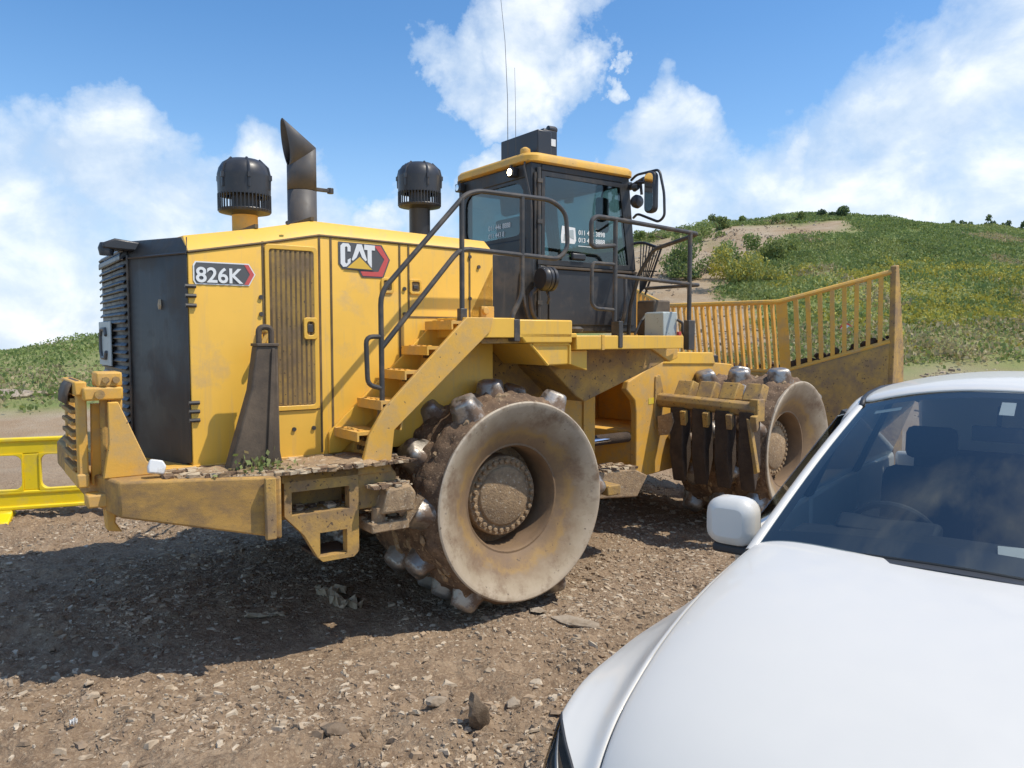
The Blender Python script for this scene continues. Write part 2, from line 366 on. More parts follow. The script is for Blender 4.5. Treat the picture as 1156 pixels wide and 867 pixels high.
def leaves_mesh(name,C3,size,idx,seed,upright=.5):
    """one leaf blade (quad) at every centre"""
    g=np.random.default_rng(seed); n=len(C3)
    d=g.normal(size=(n,3)); d[:,2]=np.abs(d[:,2])*(1+2*upright)+.15; d/=np.linalg.norm(d,axis=1)[:,None]
    s=np.cross(d,g.normal(size=(n,3))); s/=np.linalg.norm(s,axis=1)[:,None]+1e-9
    L=size[:,None]; w=L*g.uniform(.22,.5,(n,1))
    co=np.stack([C3-d*L*.5,C3+s*w,C3+d*L*.55,C3-s*w],1).reshape(-1,3)
    me=bpy.data.meshes.new(name); mesh_np(me,co,np.arange(4*n).reshape(n,4))
    for mm in LM: me.materials.append(mm)
    me.polygons.foreach_set('material_index',idx.astype(np.int32)); return me
def weeds(name,nc,per,xr,yr,seed,label):
    g=np.random.default_rng(seed)
    X=g.uniform(*xr,nc*2);Y=g.uniform(*yr,nc*2)
    b=bare(X,Y); dn=fbm(X*.22+3,Y*.22,4)+.5
    k=(g.random(nc*2)>b*1.6)&(g.random(nc*2)<dn*1.5); X=X[k][:nc];Y=Y[k][:nc]; n=len(X)
    tall=(.10+.38*np.clip(fbm(X*.25,Y*.25+30,4)*2+.35,0,1))
    tone=fbm(X*.16+50,Y*.16,3); tone2=fbm(X*.9,Y*.9+70,3)
    idx=np.where(tone+.6*tone2>.12,1,0); idx=np.where(tone+tone2>.30,2,idx)
    low=(X>11)&(Y<36+6*tone); idx=np.where(low&(tone2+.35*tone>.02),3,idx)
    idx=np.where((fbm(X*.3+90,Y*.3,3)>.19),4,idx); idx=np.where((Y<26.5)&(g.random(n)<.6),4,idx)
    X3=np.repeat(X,per)+g.normal(0,.22,n*per); Y3=np.repeat(Y,per)+g.normal(0,.22,n*per)
    h=np.repeat(tall,per); Z3=height(X3,Y3)+h*g.random(n*per)
    ii=np.repeat(idx,per); sw=g.random(n*per)<.22; ii=np.where(sw,g.integers(0,3,n*per),ii)
    me=leaves_mesh(name,np.stack([X3,Y3,Z3],1),g.uniform(.05,.17,n*per),ii,seed+1)
    o=bpy.data.objects.new(name,me); COL.objects.link(o); return tag(o,label,'weeds',None,'stuff')
weeds('hill_weeds',30000,15,(4,50),(22,60),11,'dense green and yellow weeds covering the mound behind the blade')
weeds('field_weeds',8000,12,(-46,-8),(18,58),12,'low green growth on the slope beyond the yellow barrier')
def bush(name,label,x,y,rx,h,ix,n,seed,cat='bush',group=None):
    g=np.random.default_rng(seed); n=int(n*2.4); r=thing(name,label,cat,(x,y,float(height(x,y))-.1),0,group)
    nl=9; cl=g.normal(size=(nl,3))*np.array([rx*.5,rx*.5,h*.22])+np.array([0,0,h*.40]); cr=g.uniform(.28,.5,nl)*min(rx,h)
    w=g.integers(0,nl,n); d=g.normal(size=(n,3)); d/=np.linalg.norm(d,axis=1)[:,None]
    P=cl[w]+d*(cr[w]*g.random(n)**.4)[:,None]; P[:,2]=np.maximum(P[:,2],.05)
    idx=np.array(ix)[g.integers(0,len(ix),n)]; idx=np.where(g.random(nl)[w]<.3,ix[0],idx)
    me=leaves_mesh('foliage',P,g.uniform(.07,.17,n)*(.7+.3*min(1,rx)),idx,seed+1)
    o=bpy.data.objects.new('foliage',me); COL.objects.link(o); o.parent=r
    b=B()
    for k in range(6):
        e=cl[k%nl]; b.tube([(e[0]*.12,e[1]*.12,-.1),(e[0]*.4,e[1]*.4,e[2]*.5),tuple(e)],[.035,.022,.008],5)
    b.build('stem','brown_steel',r,smooth=True); return r
bush('bush','yellow green bush at the lower end of the bare track',10.3,34.5,1.5,1.7,[3,2,3,1],1600,21)
bush('bush','dark green bush between the two arms of the bare track',8.7,36.6,1.5,1.8,[0,1,0,5],1800,22)
bush('bush','wide mid green bush on the slope above the slatted blade',13.2,38.5,1.9,1.3,[0,1,2],1600,23)
bush('bush','dark rounded bush standing alone on the highest point of the ridge',21.2,51.5,1.3,.75,[5,0,5],800,24)
bush('bush','low green bush on the ridge right above the head of the bare track',17.6,51,2.2,.6,[0,1],1000,25)
bush('bush','small upright green bush on the skyline beside the upper track',13.2,49.5,.8,1.0,[0,1,5],800,26)
bush('bush','low dark green bush on the skyline just right of the cab mirror',10.3,50.5,2.0,.6,[0,0,1],900,27)
bush('bush','broad green bush above the middle of the bare track',11.3,47.0,1.1,1.0,[1,0],800,28)
tp=bush('shrub','dark pointed shrub in the row along the far right skyline',31.4,55.5,.5,1.2,[5,0,5],420,40,'shrub','dark shrubs along the far right skyline')
for k in range(15):
    c=copy_tree(tp); x=32.0+k*.52+random.uniform(-.2,.2); y=55.5+random.uniform(-.5,.7)
    c.location=(x,y,float(height(x,y))-.1); c.rotation_euler=(0,0,random.uniform(0,6)); s=random.uniform(.9,1.5); c.scale=(s*random.uniform(.8,1.3),s,s*random.uniform(.8,1.2))
# ================================================================== COMPACTOR
LC=thing('landfill_compactor','big yellow landfill compactor with studded steel wheels, black cab and slatted front blade','compactor',(-.998,7.650,0),R(36))
# ---- rear frame and hood
HB=1.40   # deck height
def hood_sections():
    # (x, crease z, top z)
    return [(-2.39,2.86,2.97),(-1.88,2.955,3.06),(-1.465,3.04,3.15),(.10,3.015,3.11)]
def hood_shell(b,secs,zb=HB,front_lip=0):
    rows=[]
    for x,zc,zt in secs:
        rows.append([(x,-1.28,zb),(x,-1.28,zc-.02),(x,-1.27,zc),(x,-1.15,zt),(x,-.6,zt+.02),(x,.6,zt+.02),(x,1.15,zt),(x,1.27,zc),(x,1.28,zc-.02),(x,1.28,zb)])
    b.grid(rows)
    n=10; tot=len(rows)
    b.f.append(tuple(len(b.v)-tot*n+i for i in range(n))); b.f.append(tuple(len(b.v)-n+i for i in range(n)))
b=B(); hood_shell(b,hood_sections())
hood=b.build('hood','yellow',LC,bevel=.006)
# seams, frames and latches of the hood side (both sides)
def both(fn):
    for s in (1,-1): fn(s)
for s in (1,-1):
    seam=B(); yo=s*1.2805; y1=s*1.284
    for x0,z0,x1,z1 in [(-1.885,1.42,-1.885,2.955),(-1.465,1.41,-1.465,3.03),(-1.375,1.41,-1.375,3.02),(-.80,2.0,-.80,3.02),(-.72,2.44,-.72,3.01),(-.14,2.43,-.14,3.0)]:
        seam.box(x0-.008,x0+.008,min(yo,y1),max(yo,y1),z0,z1)
    seam.box(-.72,.10,min(yo,y1),max(yo,y1),2.432,2.444)
    seam.box(-1.87,-1.48,min(yo,y1),max(yo,y1),1.735,1.745)
    seam.build('panel_seam','slot',hood)
for s in (1,-1):
    cr=B()
    for a_,c_ in zip(hood_sections(),hood_sections()[1:]):
        cr.tube([(a_[0],s*1.279,a_[1]-.012),(c_[0],s*1.279,c_[1]-.012)],.011,6)
    cr.build('crease_trim','slot',hood,smooth=True)
for x in (-1.465,-1.885): B().box(x-.012,x+.012,-1.16,1.16,3.062 if x<-1.8 else 3.152,3.09 if x<-1.8 else 3.178).build('top_seam','slot',hood)
def grille_side(s):
    y=s*1.283
    g=B(); g.frame(rrect(-1.875,-1.485,1.74,2.94,.03),rrect(-1.845,-1.515,1.775,2.905,.02),y-.012*(1),y+.012)
    o=g.build('grille_frame','yellow',LC,bevel=.004)
    k=B(); k.box(-1.845,-1.515,min(s*1.282,s*1.285),max(s*1.282,s*1.285),1.775,2.905); k.build('grille_backing','slot',o)
    sl=B()
    for i in range(9):
        x=-1.828+i*.0365
        sl.prism([(x,y),(x+.022,y+s*.010),(x+.024,y+s*.002),(x+.006,y-s*.002)],1.78,2.90,'z')
    sl.build('slat','yellow_mud_shade',o)
    l=B(); l.frame(rrect(-1.60,-1.497,2.26,2.42,.02),rrect(-1.575,-1.52,2.29,2.39,.02),y+s*.006,y+s*.024); lo=l.build('latch','yellow',o,bevel=.004)
    l=B(); l.box(-1.57,-1.525,min(y,y+s*.016),max(y,y+s*.016),2.31,2.37); l.build('latch_button','black_metal',lo,bevel=.004)
both(grille_side)
def latches(s):
    for x,z in ((-.91,2.68),(-.66,2.68)):
        y=s*1.281
        l=B(); l.frame(rrect(x-.055,x+.055,z-.06,z+.06,.025),rrect(x-.035,x+.035,z-.04,z+.04,.015),y-s*.005,y+s*.012)
        o=l.build('latch','yellow',hood,bevel=.003)
        B().box(x-.034,x+.034,min(y,y+s*.005),max(y,y+s*.005),z-.04,z+.04).build('latch_recess','slot',o)
        B().box(x-.02,x+.022,min(y,y+s*.012),max(y,y+s*.012),z-.018,z+.012).build('latch_button','black_metal',o,bevel=.003)
    for x,z in [(-2.385,2.62),(-2.385,2.555),(-2.385,2.49),(-2.38,1.83),(-2.38,1.77),(-2.38,1.71)]:
        bl=B(); bl.tube([(x-.03,s*1.29,z),(x+.04,s*1.29,z)],.014,8); bl.build('hinge_knuckle','black_metal',hood,smooth=True)
    for x,z in [(-1.905,2.56),(-1.905,2.44),(-.76,2.66),(-.76,2.46),(-.14,2.95),(-.05,2.87),(-.14,2.6),(-1.83,1.60),(-1.68,1.60),(-1.53,1.60),(-1.70,3.10)]:
        bl=B(); bl.tube([(x,s*1.275,z),(x,s*1.293,z)],.016,8); bl.build('bolt','black_metal',hood,smooth=True)
    h=B(); h.tube(rnd([(-1.93,s*1.29,2.30),(-1.90,s*1.34,2.33),(-1.87,s*1.33,2.31),(-1.98,s*1.34,2.12)],.03),.018,8); h.build('bent_rod','yellow_dusty',hood,smooth=True)  # bent rod slanting down and rearward on the hood side
both(latches)
# side of the cab-end of the hood, slanting front edge and pipe boss
def hood_end(s):
    y0,y1=sorted((s*1.2,s*1.28))
    b=B(); b.prism([(.10,2.43),(.02,2.43),(-.15,2.43),(-.15,2.45),(.10,2.9)],y0,y1); b.build('hood_end_panel','yellow',hood,bevel=.004)
    b=B(); b.box(-.03,.10,min(s*1.30,s*1.24),max(s*1.30,s*1.24),2.44,2.54); b.lathe([(.03,0),(.03,.03)],(.0,s*1.30-(.03 if s<0 else 0),2.50),'y',12); b.build('pipe_boss','yellow_dusty',LC,bevel=.005)
both(hood_end)
# ---- black rear hood corner panels (chamfered in plan) and the louvred rear grille between them
b=B(); rows=[]
for x,w_,zc,zt,zb_ in [(-2.63,.56,2.86,2.985,1.28),(-2.395,1.278,2.855,2.965,1.42)]:
    rows.append([(x,-w_,zb_),(x,-w_,zc),(x+.03,-w_+.10,zt),(x+.03,-.3,zt+.01),(x+.03,.3,zt+.01),(x+.03,w_-.10,zt),(x,w_,zc),(x,w_,zb_)])
b.grid(rows); b.f.append(tuple(range(8))); b.f.append(tuple(range(8,16)))
rp=b.build('rear_panel','black',LC,bevel=.008)
for s in (1,-1):
    t=B(); t.tube([(-2.637,s*.556,HB+.08),(-2.637,s*.556,2.87)],.011,6); t.build('edge_trim','black_metal',rp,smooth=True)
    c=B(); c.tube([(-2.634,s*.565,2.85),(-2.40,s*1.279,2.842)],.009,6); c.build('crease_trim','plastic',rp,smooth=True)
    q=B(); q.prism([(-.93,2.50),(-.955,2.47),(-.97,2.50),(-.96,2.54)],-2.516,-2.50,'x'); 
    for i,v in enumerate(q.v): q.v[i]=(v[0],-s*v[1] if s>0 else v[1],v[2])
    q.build('paint_chip','litter_tan',rp)
gfr=B(); gfr.prism([(-2.64,-.55),(-2.66,-.48),(-2.66,.48),(-2.64,.55)],HB+.1,2.86,'z')
gr=gfr.build('radiator_grille','black',LC,bevel=.006)
lv=B()
for i in range(24):
    z=HB+.18+i*.0575; rows=[]
    for dx,dz in ((0.0,.024),(-.022,0),(-.018,-.008),(0.0,.010)):
        rows.append([(-2.645+dx,-.545,z+dz),(-2.662+dx,-.46,z+dz),(-2.662+dx,.46,z+dz),(-2.645+dx,.545,z+dz)])
    lv.grid(rows)
lv.build('louvre','plastic',gr)
ep=B(); ep.box(-2.70,-2.688,-.12,.44,2.05,2.40); ep=ep.build('rear_emblem_plate','grey_box',gr,bevel=.004)
b=B(); b.tube([(-2.705,0.03,2.16),(-2.705,0.07,2.11),(-2.705,0.25,2.11),(-2.705,0.30,2.16),(-2.705,0.30,2.29),(-2.705,0.25,2.34),(-2.705,0.07,2.34),(-2.705,0.03,2.29)],.018,6); b.build('emblem_letter','decal_grey',ep,smooth=True)
b=B(); b.prism([(-2.62,2.86),(-2.68,2.83),(-2.68,2.88),(-2.62,2.95)],-.5,.5); b.build('grille_cap','plastic',gr,bevel=.01)
# rear camera lamp on an arm
b=B(); b.prism([(-2.55,2.90),(-2.72,2.905),(-2.80,2.91),(-2.80,2.95),(-2.72,2.985),(-2.55,2.965)],-.60,-.46)
o=b.build('rear_lamp','plastic',LC,bevel=.012)
b=B(); b.lathe([(.045,0),(.055,.05),(.04,.09)],(-2.77,-.54,2.865),'z',14); b.build('lamp_head','plastic',o,smooth=True)
# ---- decals
def poly(name,pts,mat,y,parent,t=.002):
    b=B(); b.prism(pts,y-t,y); return b.build(name,mat,parent)
for s in (1,-1):
    X=(lambda u:u) if s>0 else (lambda u:-2.2-u)   # the far side reads the other way round
    ys=-1.2845*s
    def P_(name,pts,mat,k):
        y=ys-s*k*.002
        q=[(X(u),v) for u,v in pts]
        b=B(); b.prism(q,min(y,y+s*.0018),max(y,y+s*.0018)); return b.build(name,mat,deca)
    deca=None
    b=B(); b.prism([(X(u),v) for u,v in [(-1.315,2.995),(-.957,2.992),(-.885,2.88),(-.943,2.735),(-1.125,2.735),(-1.155,2.785),(-1.285,2.792),(-1.315,2.83)]],min(ys,ys+s*.0018),max(ys,ys+s*.0018)); deca=b.build('maker_decal','decal_grey',LC)
    P_('red_band',[(-1.02,2.982),(-.966,2.982),(-.897,2.88),(-.952,2.746),(-1.118,2.746),(-1.137,2.78),(-.987,2.782),(-.935,2.88)],'decal_red',1)
    def CAT(k):
        # C
        P_('letter',[(-1.30,2.965),(-1.28,2.985),(-1.235,2.985),(-1.218,2.965),(-1.218,2.925),(-1.243,2.925),(-1.243,2.955),(-1.253,2.963),(-1.263,2.955),(-1.263,2.842),(-1.253,2.832),(-1.243,2.842),(-1.243,2.862),(-1.218,2.875),(-1.218,2.845),(-1.235,2.812),(-1.28,2.806),(-1.30,2.83)],'white',k)
        # A (two legs and a cap)
        P_('letter',[(-1.165,2.985),(-1.125,2.985),(-1.083,2.868),(-1.108,2.850),(-1.145,2.935),(-1.185,2.850),(-1.210,2.862)],'white',k)
        # T
        P_('letter',[(-1.105,2.985),(-1.015,2.983),(-1.015,2.945),(-1.043,2.945),(-1.043,2.808),(-1.062,2.83),(-1.078,2.852),(-1.078,2.945),(-1.105,2.945)],'white',k)
    CAT(2)
    P_('triangle_edge',[(-1.145,2.905),(-1.02,2.788),(-1.27,2.794)],'decal_grey',3)
    P_('triangle',[(-1.145,2.888),(-1.042,2.796),(-1.248,2.801)],'decal_yellow',4)
    # model number: white digits on a dark outline with a red chevron
    b=B(); b.prism([(X(u),v) for u,v in [(-2.345,2.79),(-1.985,2.79),(-1.94,2.715),(-1.985,2.635),(-2.345,2.635),(-2.36,2.66),(-2.36,2.765)]],min(ys,ys+s*.0018),max(ys,ys+s*.0018)); d2=b.build('model_decal','white',LC); deca=d2
    P_('decal_field',[(-2.338,2.782),(-1.99,2.782),(-1.95,2.715),(-1.99,2.643),(-2.338,2.643),(-2.35,2.665),(-2.35,2.76)],'decal_grey',1)
    P_('chevron',[(-2.02,2.782),(-1.99,2.782),(-1.95,2.715),(-1.99,2.643),(-2.02,2.643),(-1.98,2.715)],'decal_red',2)
    cu=bpy.data.curves.new('num','FONT'); cu.body='826K'; cu.size=.178; cu.offset=.0034; cu.extrude=.0008; cu.space_character=.98
    to=bpy.data.objects.new('num',cu); COL.objects.link(to); bpy.context.view_layer.update()
    mt=bpy.data.meshes.new_from_object(to.evaluated_get(bpy.context.evaluated_depsgraph_get())); bpy.data.objects.remove(to)
    mt.materials.clear(); mt.materials.append(M['white'])
    t=bpy.data.objects.new('model_number',mt); COL.objects.link(t); t.parent=d2
    w=max(v.co.x for v in mt.vertices)-min(v.co.x for v in mt.vertices); k=.315/w
    t.scale=(k,.80,1)
    t.rotation_euler=(R(90),0,0) if s>0 else (R(90),0,R(180))
    t.location=(-2.345,ys-s*.0062,2.651) if s>0 else (X(-2.345),ys-s*.0062,2.651)
# ---- counterweight with chamfered rear corners
cw=[(-1.98,-1.86),(-2.0,-1.86),(-2.88,-1.47),(-2.98,-1.0),(-2.98,1.0),(-2.88,1.47),(-2.0,1.86),(-1.98,1.86)]
b=B(); vs=[]
zlow={-1.98:.955,-2.0:.955,-2.88:1.14,-2.98:1.16}
n=len(cw); b.add([(x,y,zlow[x]) for x,y in cw]+[(x,y,1.37) for x,y in cw],[tuple(range(n)),tuple(range(2*n-1,n-1,-1))]+[(i,i+n,(i+1)%n+n,(i+1)%n) for i in range(n)])
cwt=b.build('counterweight','counterweight',LC,bevel=.018)
b=B(); b.box(-2.85,-1.15,-1.29,1.29,1.30,HB); b.build('deck_plate','yellow_dusty',LC,bevel=.006)
# bolted edge strip of the counterweight and its tow foot
for s in (1,-1):
    b=B(); b.prism([(-2.09,.96),(-2.02,.96),(-2.02,1.365),(-2.09,1.365)],s*1.835,s*1.875); b.build('counterweight_edge','yellow_mud_shade',cwt,bevel=.008)
# ---- side bracket with two openings (box that carries the step tread)
def bracket(s):
    y0,y1=sorted((s*1.70,s*1.775))
    b=B()
    # outline split into plates around the two openings
    b.box(-1.935,-1.40,y0,y1,1.235,1.372); b.box(-1.935,-1.885,y0,y1,1.075,1.235); b.box(-1.47,-1.40,y0,y1,1.075,1.235)
    b.prism([(-1.935,1.075),(-1.40,1.075),(-1.40,.93),(-1.80,.93)],y0,y1)
    b.prism([(-1.80,.93),(-1.69,.93),(-1.69,.775),(-1.705,.76)],y0,y1); b.box(-1.49,-1.40,y0,y1,.76,.93)
    b.prism([(-1.705,.76),(-1.40,.76),(-1.44,.725),(-1.67,.725)],y0,y1)
    o=b.build('step_bracket','yellow_mud_shade',LC)
    i0,i1=sorted((s*1.69,s*1.30))
    q=B(); q.box(-1.93,-1.41,i0,i1,1.06,1.075); q.box(-1.93,-1.41,min(s*1.46,s*1.5),max(s*1.46,s*1.5),1.075,1.30); q.build('step_tread','yellow_mud_shade',o)
    q=B(); q.box(-1.70,-1.43,min(s*1.45,s*1.69),max(s*1.45,s*1.69),.745,.765); q.build('lower_tread','darkmud',o)
    q=B(); q.box(-1.95,-1.14,min(s*1.30,s*1.775),max(s*1.30,s*1.775),1.30,1.372); q.build('deck_edge','yellow_mud_shade',o,bevel=.006)
    q=B(); q.prism([(-1.40,1.36),(-1.15,1.36),(-1.09,1.28),(-1.12,1.05),(-1.40,1.05)],min(s*1.60,s*1.76),max(s*1.60,s*1.76)); q.build('fender_cheek','yellow_mud_shade',o,bevel=.01)
both(bracket)
# ---- wheel scraper behind each rear wheel
def rear_scraper(s):
    b=B(); b.box(-1.34,-1.04,min(s*1.86,s*.7),max(s*1.86,s*.7),.885,.955); o=b.build('rear_wheel_scraper','dirt_dry',LC,bevel=.01)
    b=B(); b.prism([(-1.28,1.02),(-1.22,1.20),(-1.05,1.22),(-1.0,1.15),(-1.02,1.02)],min(s*1.62,s*1.90),max(s*1.62,s*1.90)); b.build('scraper_block','dirt_dry',o,bevel=.02)
    b=B(); b.tube([(-1.26,s*1.80,.95),(-1.26,s*1.80,1.06)],.05,10); b.build('scraper_pin','dirt_dry',o,smooth=True)
    b=B(); b.tube([(-1.04,s*1.80,.93),(-.92,s*1.82,1.10)],.035,8); b.build('scraper_pin','dirt_dry',o,smooth=True)
    for k in range(4):
        y=s*(.85+.27*k); b=B(); b.prism([(-1.06,.96),(-.98,.99),(-.86,.93),(-.98,.86)],y-.06,y+.06); b.build('scraper_finger','darkmud',o,bevel=.01)
both(rear_scraper)
# ---- guard post with lifting hook standing on the counterweight
def guard(s):
    y0,y1=sorted((s*1.50,s*1.62))
    b=B(); b.prism([(-2.25,1.39),(-1.88,1.39),(-1.90,1.50),(-1.905,2.22),(-2.045,2.22),(-2.09,1.92)],y0,y1)
    o=b.build('lifting_post','brown_steel',LC,bevel=.012)
    b=B(); b.box(-2.05,-1.9,y0-.01,y1+.01,2.215,2.235); b.prism([(-2.0,1.42),(-1.96,1.42),(-1.93,2.2),(-1.95,2.2)],s*1.625-.012,s*1.625+.012); b.build('post_rib','brown_steel',o,bevel=.004)
    b=B(); b.tube(rnd([(-2.015,s*1.56,2.22),(-2.015,s*1.56,2.345),(-1.93,s*1.56,2.345),(-1.93,s*1.56,2.22)],.04),.02,10); b.build('lifting_eye','brown_steel',o,smooth=True)
both(guard)
# ---- rear debris guard gate, hinged at the corner
fr=B()
for y in (-1.14,-.55): fr.box(-3.06,-3.0,y,y+.08,1.32,1.96)
for z in (1.30,1.90): fr.box(-3.07,-3.0,-1.16,-.45,z,z+.09)
gate=fr.build('rear_guard','yellow_dusty',LC,bevel=.01)
tt=B()
for k in range(7):
    z=1.40+k*.075; tt.box(-3.085,-3.03,-1.06,-.55,z,z+.028)
tt.build('guard_bar','yellow_mud_shade',gate,bevel=.006)
tt=B(); tt.grid([[(x,y,z) for x,z in ((-3.03,1.99),(-3.06,1.98),(-3.085,1.95),(-3.10,1.90),(-3.105,1.84))] for y in (-1.05,-.6)]); tt.build('guard_lip','brown_steel',gate,smooth=True,solid=.012)
hg=B(); hg.box(-3.03,-2.80,-1.24,-1.10,1.87,1.955); hg.box(-2.95,-2.80,-1.22,-1.0,1.955,2.05); hg.box(-2.86,-2.80,-1.2,-1.02,1.80,1.87); hg.build('guard_hinge','yellow_dusty',LC,bevel=.012); hg=B()
hg.box(-3.03,-2.80,-1.26,-1.10,1.18,1.265); hg.box(-2.93,-2.80,-1.25,-1.02,1.265,1.37); 
hg.build('guard_hinge','yellow_dusty',LC,bevel=.012)
hg=B(); hg.tube([(-2.90,-1.13,1.28),(-2.90,-1.13,1.88)],.028,10); hg.tube([(-2.84,-1.20,1.1),(-2.84,-1.20,1.25)],.035,10)
for x,z in ((-2.90,2.0),(-2.84,2.0),(-2.90,1.32),(-2.84,1.32)): hg.tube([(x,-1.21,z),(x,-1.25,z)],.022,8)
hg.tube([(-2.94,-1.23,1.91),(-2.94,-1.27,1.91)],.03,10)
hg.build('hinge_pin','yellow_mud_shade',LC,smooth=True)
hg=B(); hg.prism([(-2.94,1.37),(-2.62,1.37),(-2.62,1.42),(-2.68,1.46),(-2.84,1.86),(-2.90,1.86),(-2.90,1.6)],-1.30,-1.255); hg.prism([(-2.98,1.3),(-2.90,1.3),(-2.90,1.84),(-2.97,1.84)],-1.08,-1.04); hg.build('hinge_plate','yellow_dusty',LC,bevel=.006)
hg=B(); hg.prism([(-2.93,1.17),(-2.86,1.17),(-2.87,1.07),(-2.83,1.0),(-2.92,1.02)],-1.25,-1.14); hg.build('hinge_foot','yellow_dusty',LC,bevel=.01)
# ---- exhaust, precleaners
b=B(); b.lathe([(.16,-.05),(.15,.06),(.128,.12),(.125,.13),(.125,.40)],(-1.10,0,3.18),'z',28,False)
r0=[(-1.10+.125*math.cos(a),.125*math.sin(a),3.585) for a in np.linspace(0,2*math.pi,29)[:-1]]
r1=[(-1.10+.125*math.cos(a),.125*math.sin(a),3.885+.095*math.cos(a)) for a in np.linspace(0,2*math.pi,29)[:-1]]
r2=[(-1.245-.03*math.cos(a),.082*math.sin(a),4.0+.20*math.cos(a)) for a in np.linspace(0,2*math.pi,29)[:-1]]
b.grid([r+[r[0]] for r in (r0,r1)]); 
r1b=[(x,y,z) for x,y,z in r1]; b.grid([r+[r[0]] for r in (r1b,r2)])
ex=b.build('exhaust_stack','exhaust',LC,smooth=True,solid=.008,angle=50)
b=B(); b.box(-.99,-.82,-.02,.02,3.60,3.63); b.lathe([(.03,0),(.03,.05)],(-.83,0,3.59),'z',10); b.build('stack_bracket','black_metal',ex,bevel=.004)
b=B(); b.lathe([(.24,0),(.22,.03)],(-1.10,0,3.165),'z',28); b.build('stack_collar','exhaust',ex,smooth=True)
def precleaner(x,y,z0,zb,base_mat,sc=1.0):
    """z0 = bottom of the bowl, zb = foot of the neck"""
    b=B(); b.lathe([(.098*sc,zb-z0),(.098*sc,.0),(.105*sc,.02)],(x,y,z0),'z',24); o=b.build('air_intake',base_mat,LC,smooth=True)
    b=B(); b.lathe([(.145*sc,.145),(.2*sc,.15),(.203*sc,.30),(.203*sc,.31),(.19*sc,.36),(.165*sc,.40),(.12*sc,.43),(.0,.44)],(x,y,z0),'z',32,False); q=b.build('intake_cap','plastic',o,smooth=True)
    b=B(); b.lathe([(.10*sc,.0),(.195*sc,.02),(.203*sc,.04),(.2*sc,.045),(.11*sc,.03)],(x,y,z0),'z',32,False); b.build('intake_bowl_rim','plastic',o,smooth=True)
    b=B()
    for k in range(44):
        a=2*math.pi*k/44; b.box(-.0035,.0035,-.004,.004,.03,.16)
        n=len(b.v)-8
        for i in range(n,n+8):
            vx,vy,vz=b.v[i]; b.v[i]=(x+(.199*sc+vx)*math.cos(a)-vy*math.sin(a),y+(.199*sc+vx)*math.sin(a)+vy*math.cos(a),z0+vz)
    b.build('intake_screen','plastic',o)
    b=B(); b.lathe([(.10*sc,.0),(.10*sc,.15)],(x,y,z0+.02),'z',20); b.build('intake_core','exhaust',o,smooth=True)
    b=B()
    for k in range(6):
        a=.4+k*math.pi/3; cx,sy=math.cos(a),math.sin(a)
        b.tube([(x+.20*sc*cx,y+.20*sc*sy,z0+.20),(x+.203*sc*cx,y+.203*sc*sy,z0+.30),(x+.188*sc*cx,y+.188*sc*sy,z0+.365),(x+.12*sc*cx,y+.12*sc*sy,z0+.43)],.012,6)
        b.box(x+.205*sc*cx-.013,x+.205*sc*cx+.013,y+.205*sc*sy-.013,y+.205*sc*sy+.013,z0+.27,z0+.31)
    b.build('cap_rib','plastic',q,smooth=True)
precleaner(-1.78,-.55,3.235,3.0,'yellow_dusty',1.0)
precleaner(-.01,-.2,3.50,3.1,'plastic',1.02)
b=B(); b.box(-.22,.24,-.42,.05,3.12,3.17); b.box(-.14,.16,-.36,-.02,3.17,3.21); b.build('intake_base','plastic',LC,bevel=.01)
# ---- stairs
def stairs(s):
    ya,yb=sorted((s*1.72,s*1.755))
    st=B(); st.prism([(-1.36,1.372),(-1.13,1.372),(-1.10,1.60),(-.25,2.32),(-.22,2.43),(-.47,2.43),(-1.18,1.76),(-1.30,1.58)],ya,yb)
    o=st.build('stair','yellow_dusty',LC,bevel=.006)
    yi,yj=sorted((s*1.285,s*1.31))
    q=B(); q.prism([(-1.42,1.40),(-1.32,1.40),(-.30,2.32),(-.30,2.43),(-.46,2.43),(-1.42,1.56)],yi,yj); q.build('stringer','yellow',o,bevel=.005)
    for x,z in [(-1.29,1.585),(-1.10,1.80),(-.905,2.015),(-.715,2.195),(-.50,2.39)]:
        t0,t1=sorted((s*1.31,s*1.72))
        q=B(); q.box(x-.09,x+.13,t0,t1,z-.012,z+.012); q.box(x-.09,x-.075,t0,t1,z-.055,z-.012)
        for k in range(4): 
            yy=s*(1.38+.09*k); q.box(x-.05,x-.02,yy-.02,yy+.02,z+.012,z+.02)
        q.build('stair_tread','yellow_dusty',o)
        q=B(); q.prism([(x+.10,z-.012),(x+.115,z-.012),(x+.075,z-.21),(x+.06,z-.21)],t0,t1); ro=q.build('stair_riser','yellow_dusty',o)
        q=B()
        for r_ in range(2):
            for k in range(4):
                yy=s*(1.40+.08*k+.02*r_); zz=z-.07-.07*r_; xx=x+.10-.04*((z-zz)/.21)
                q.prism([(yy-.018,zz-.016),(yy+.018,zz-.016),(yy+.018,zz+.016),(yy-.018,zz+.016)],xx-.022,xx-.006,'x')
        q.build('tread_hole','slot',ro)
    return o
both(stairs)
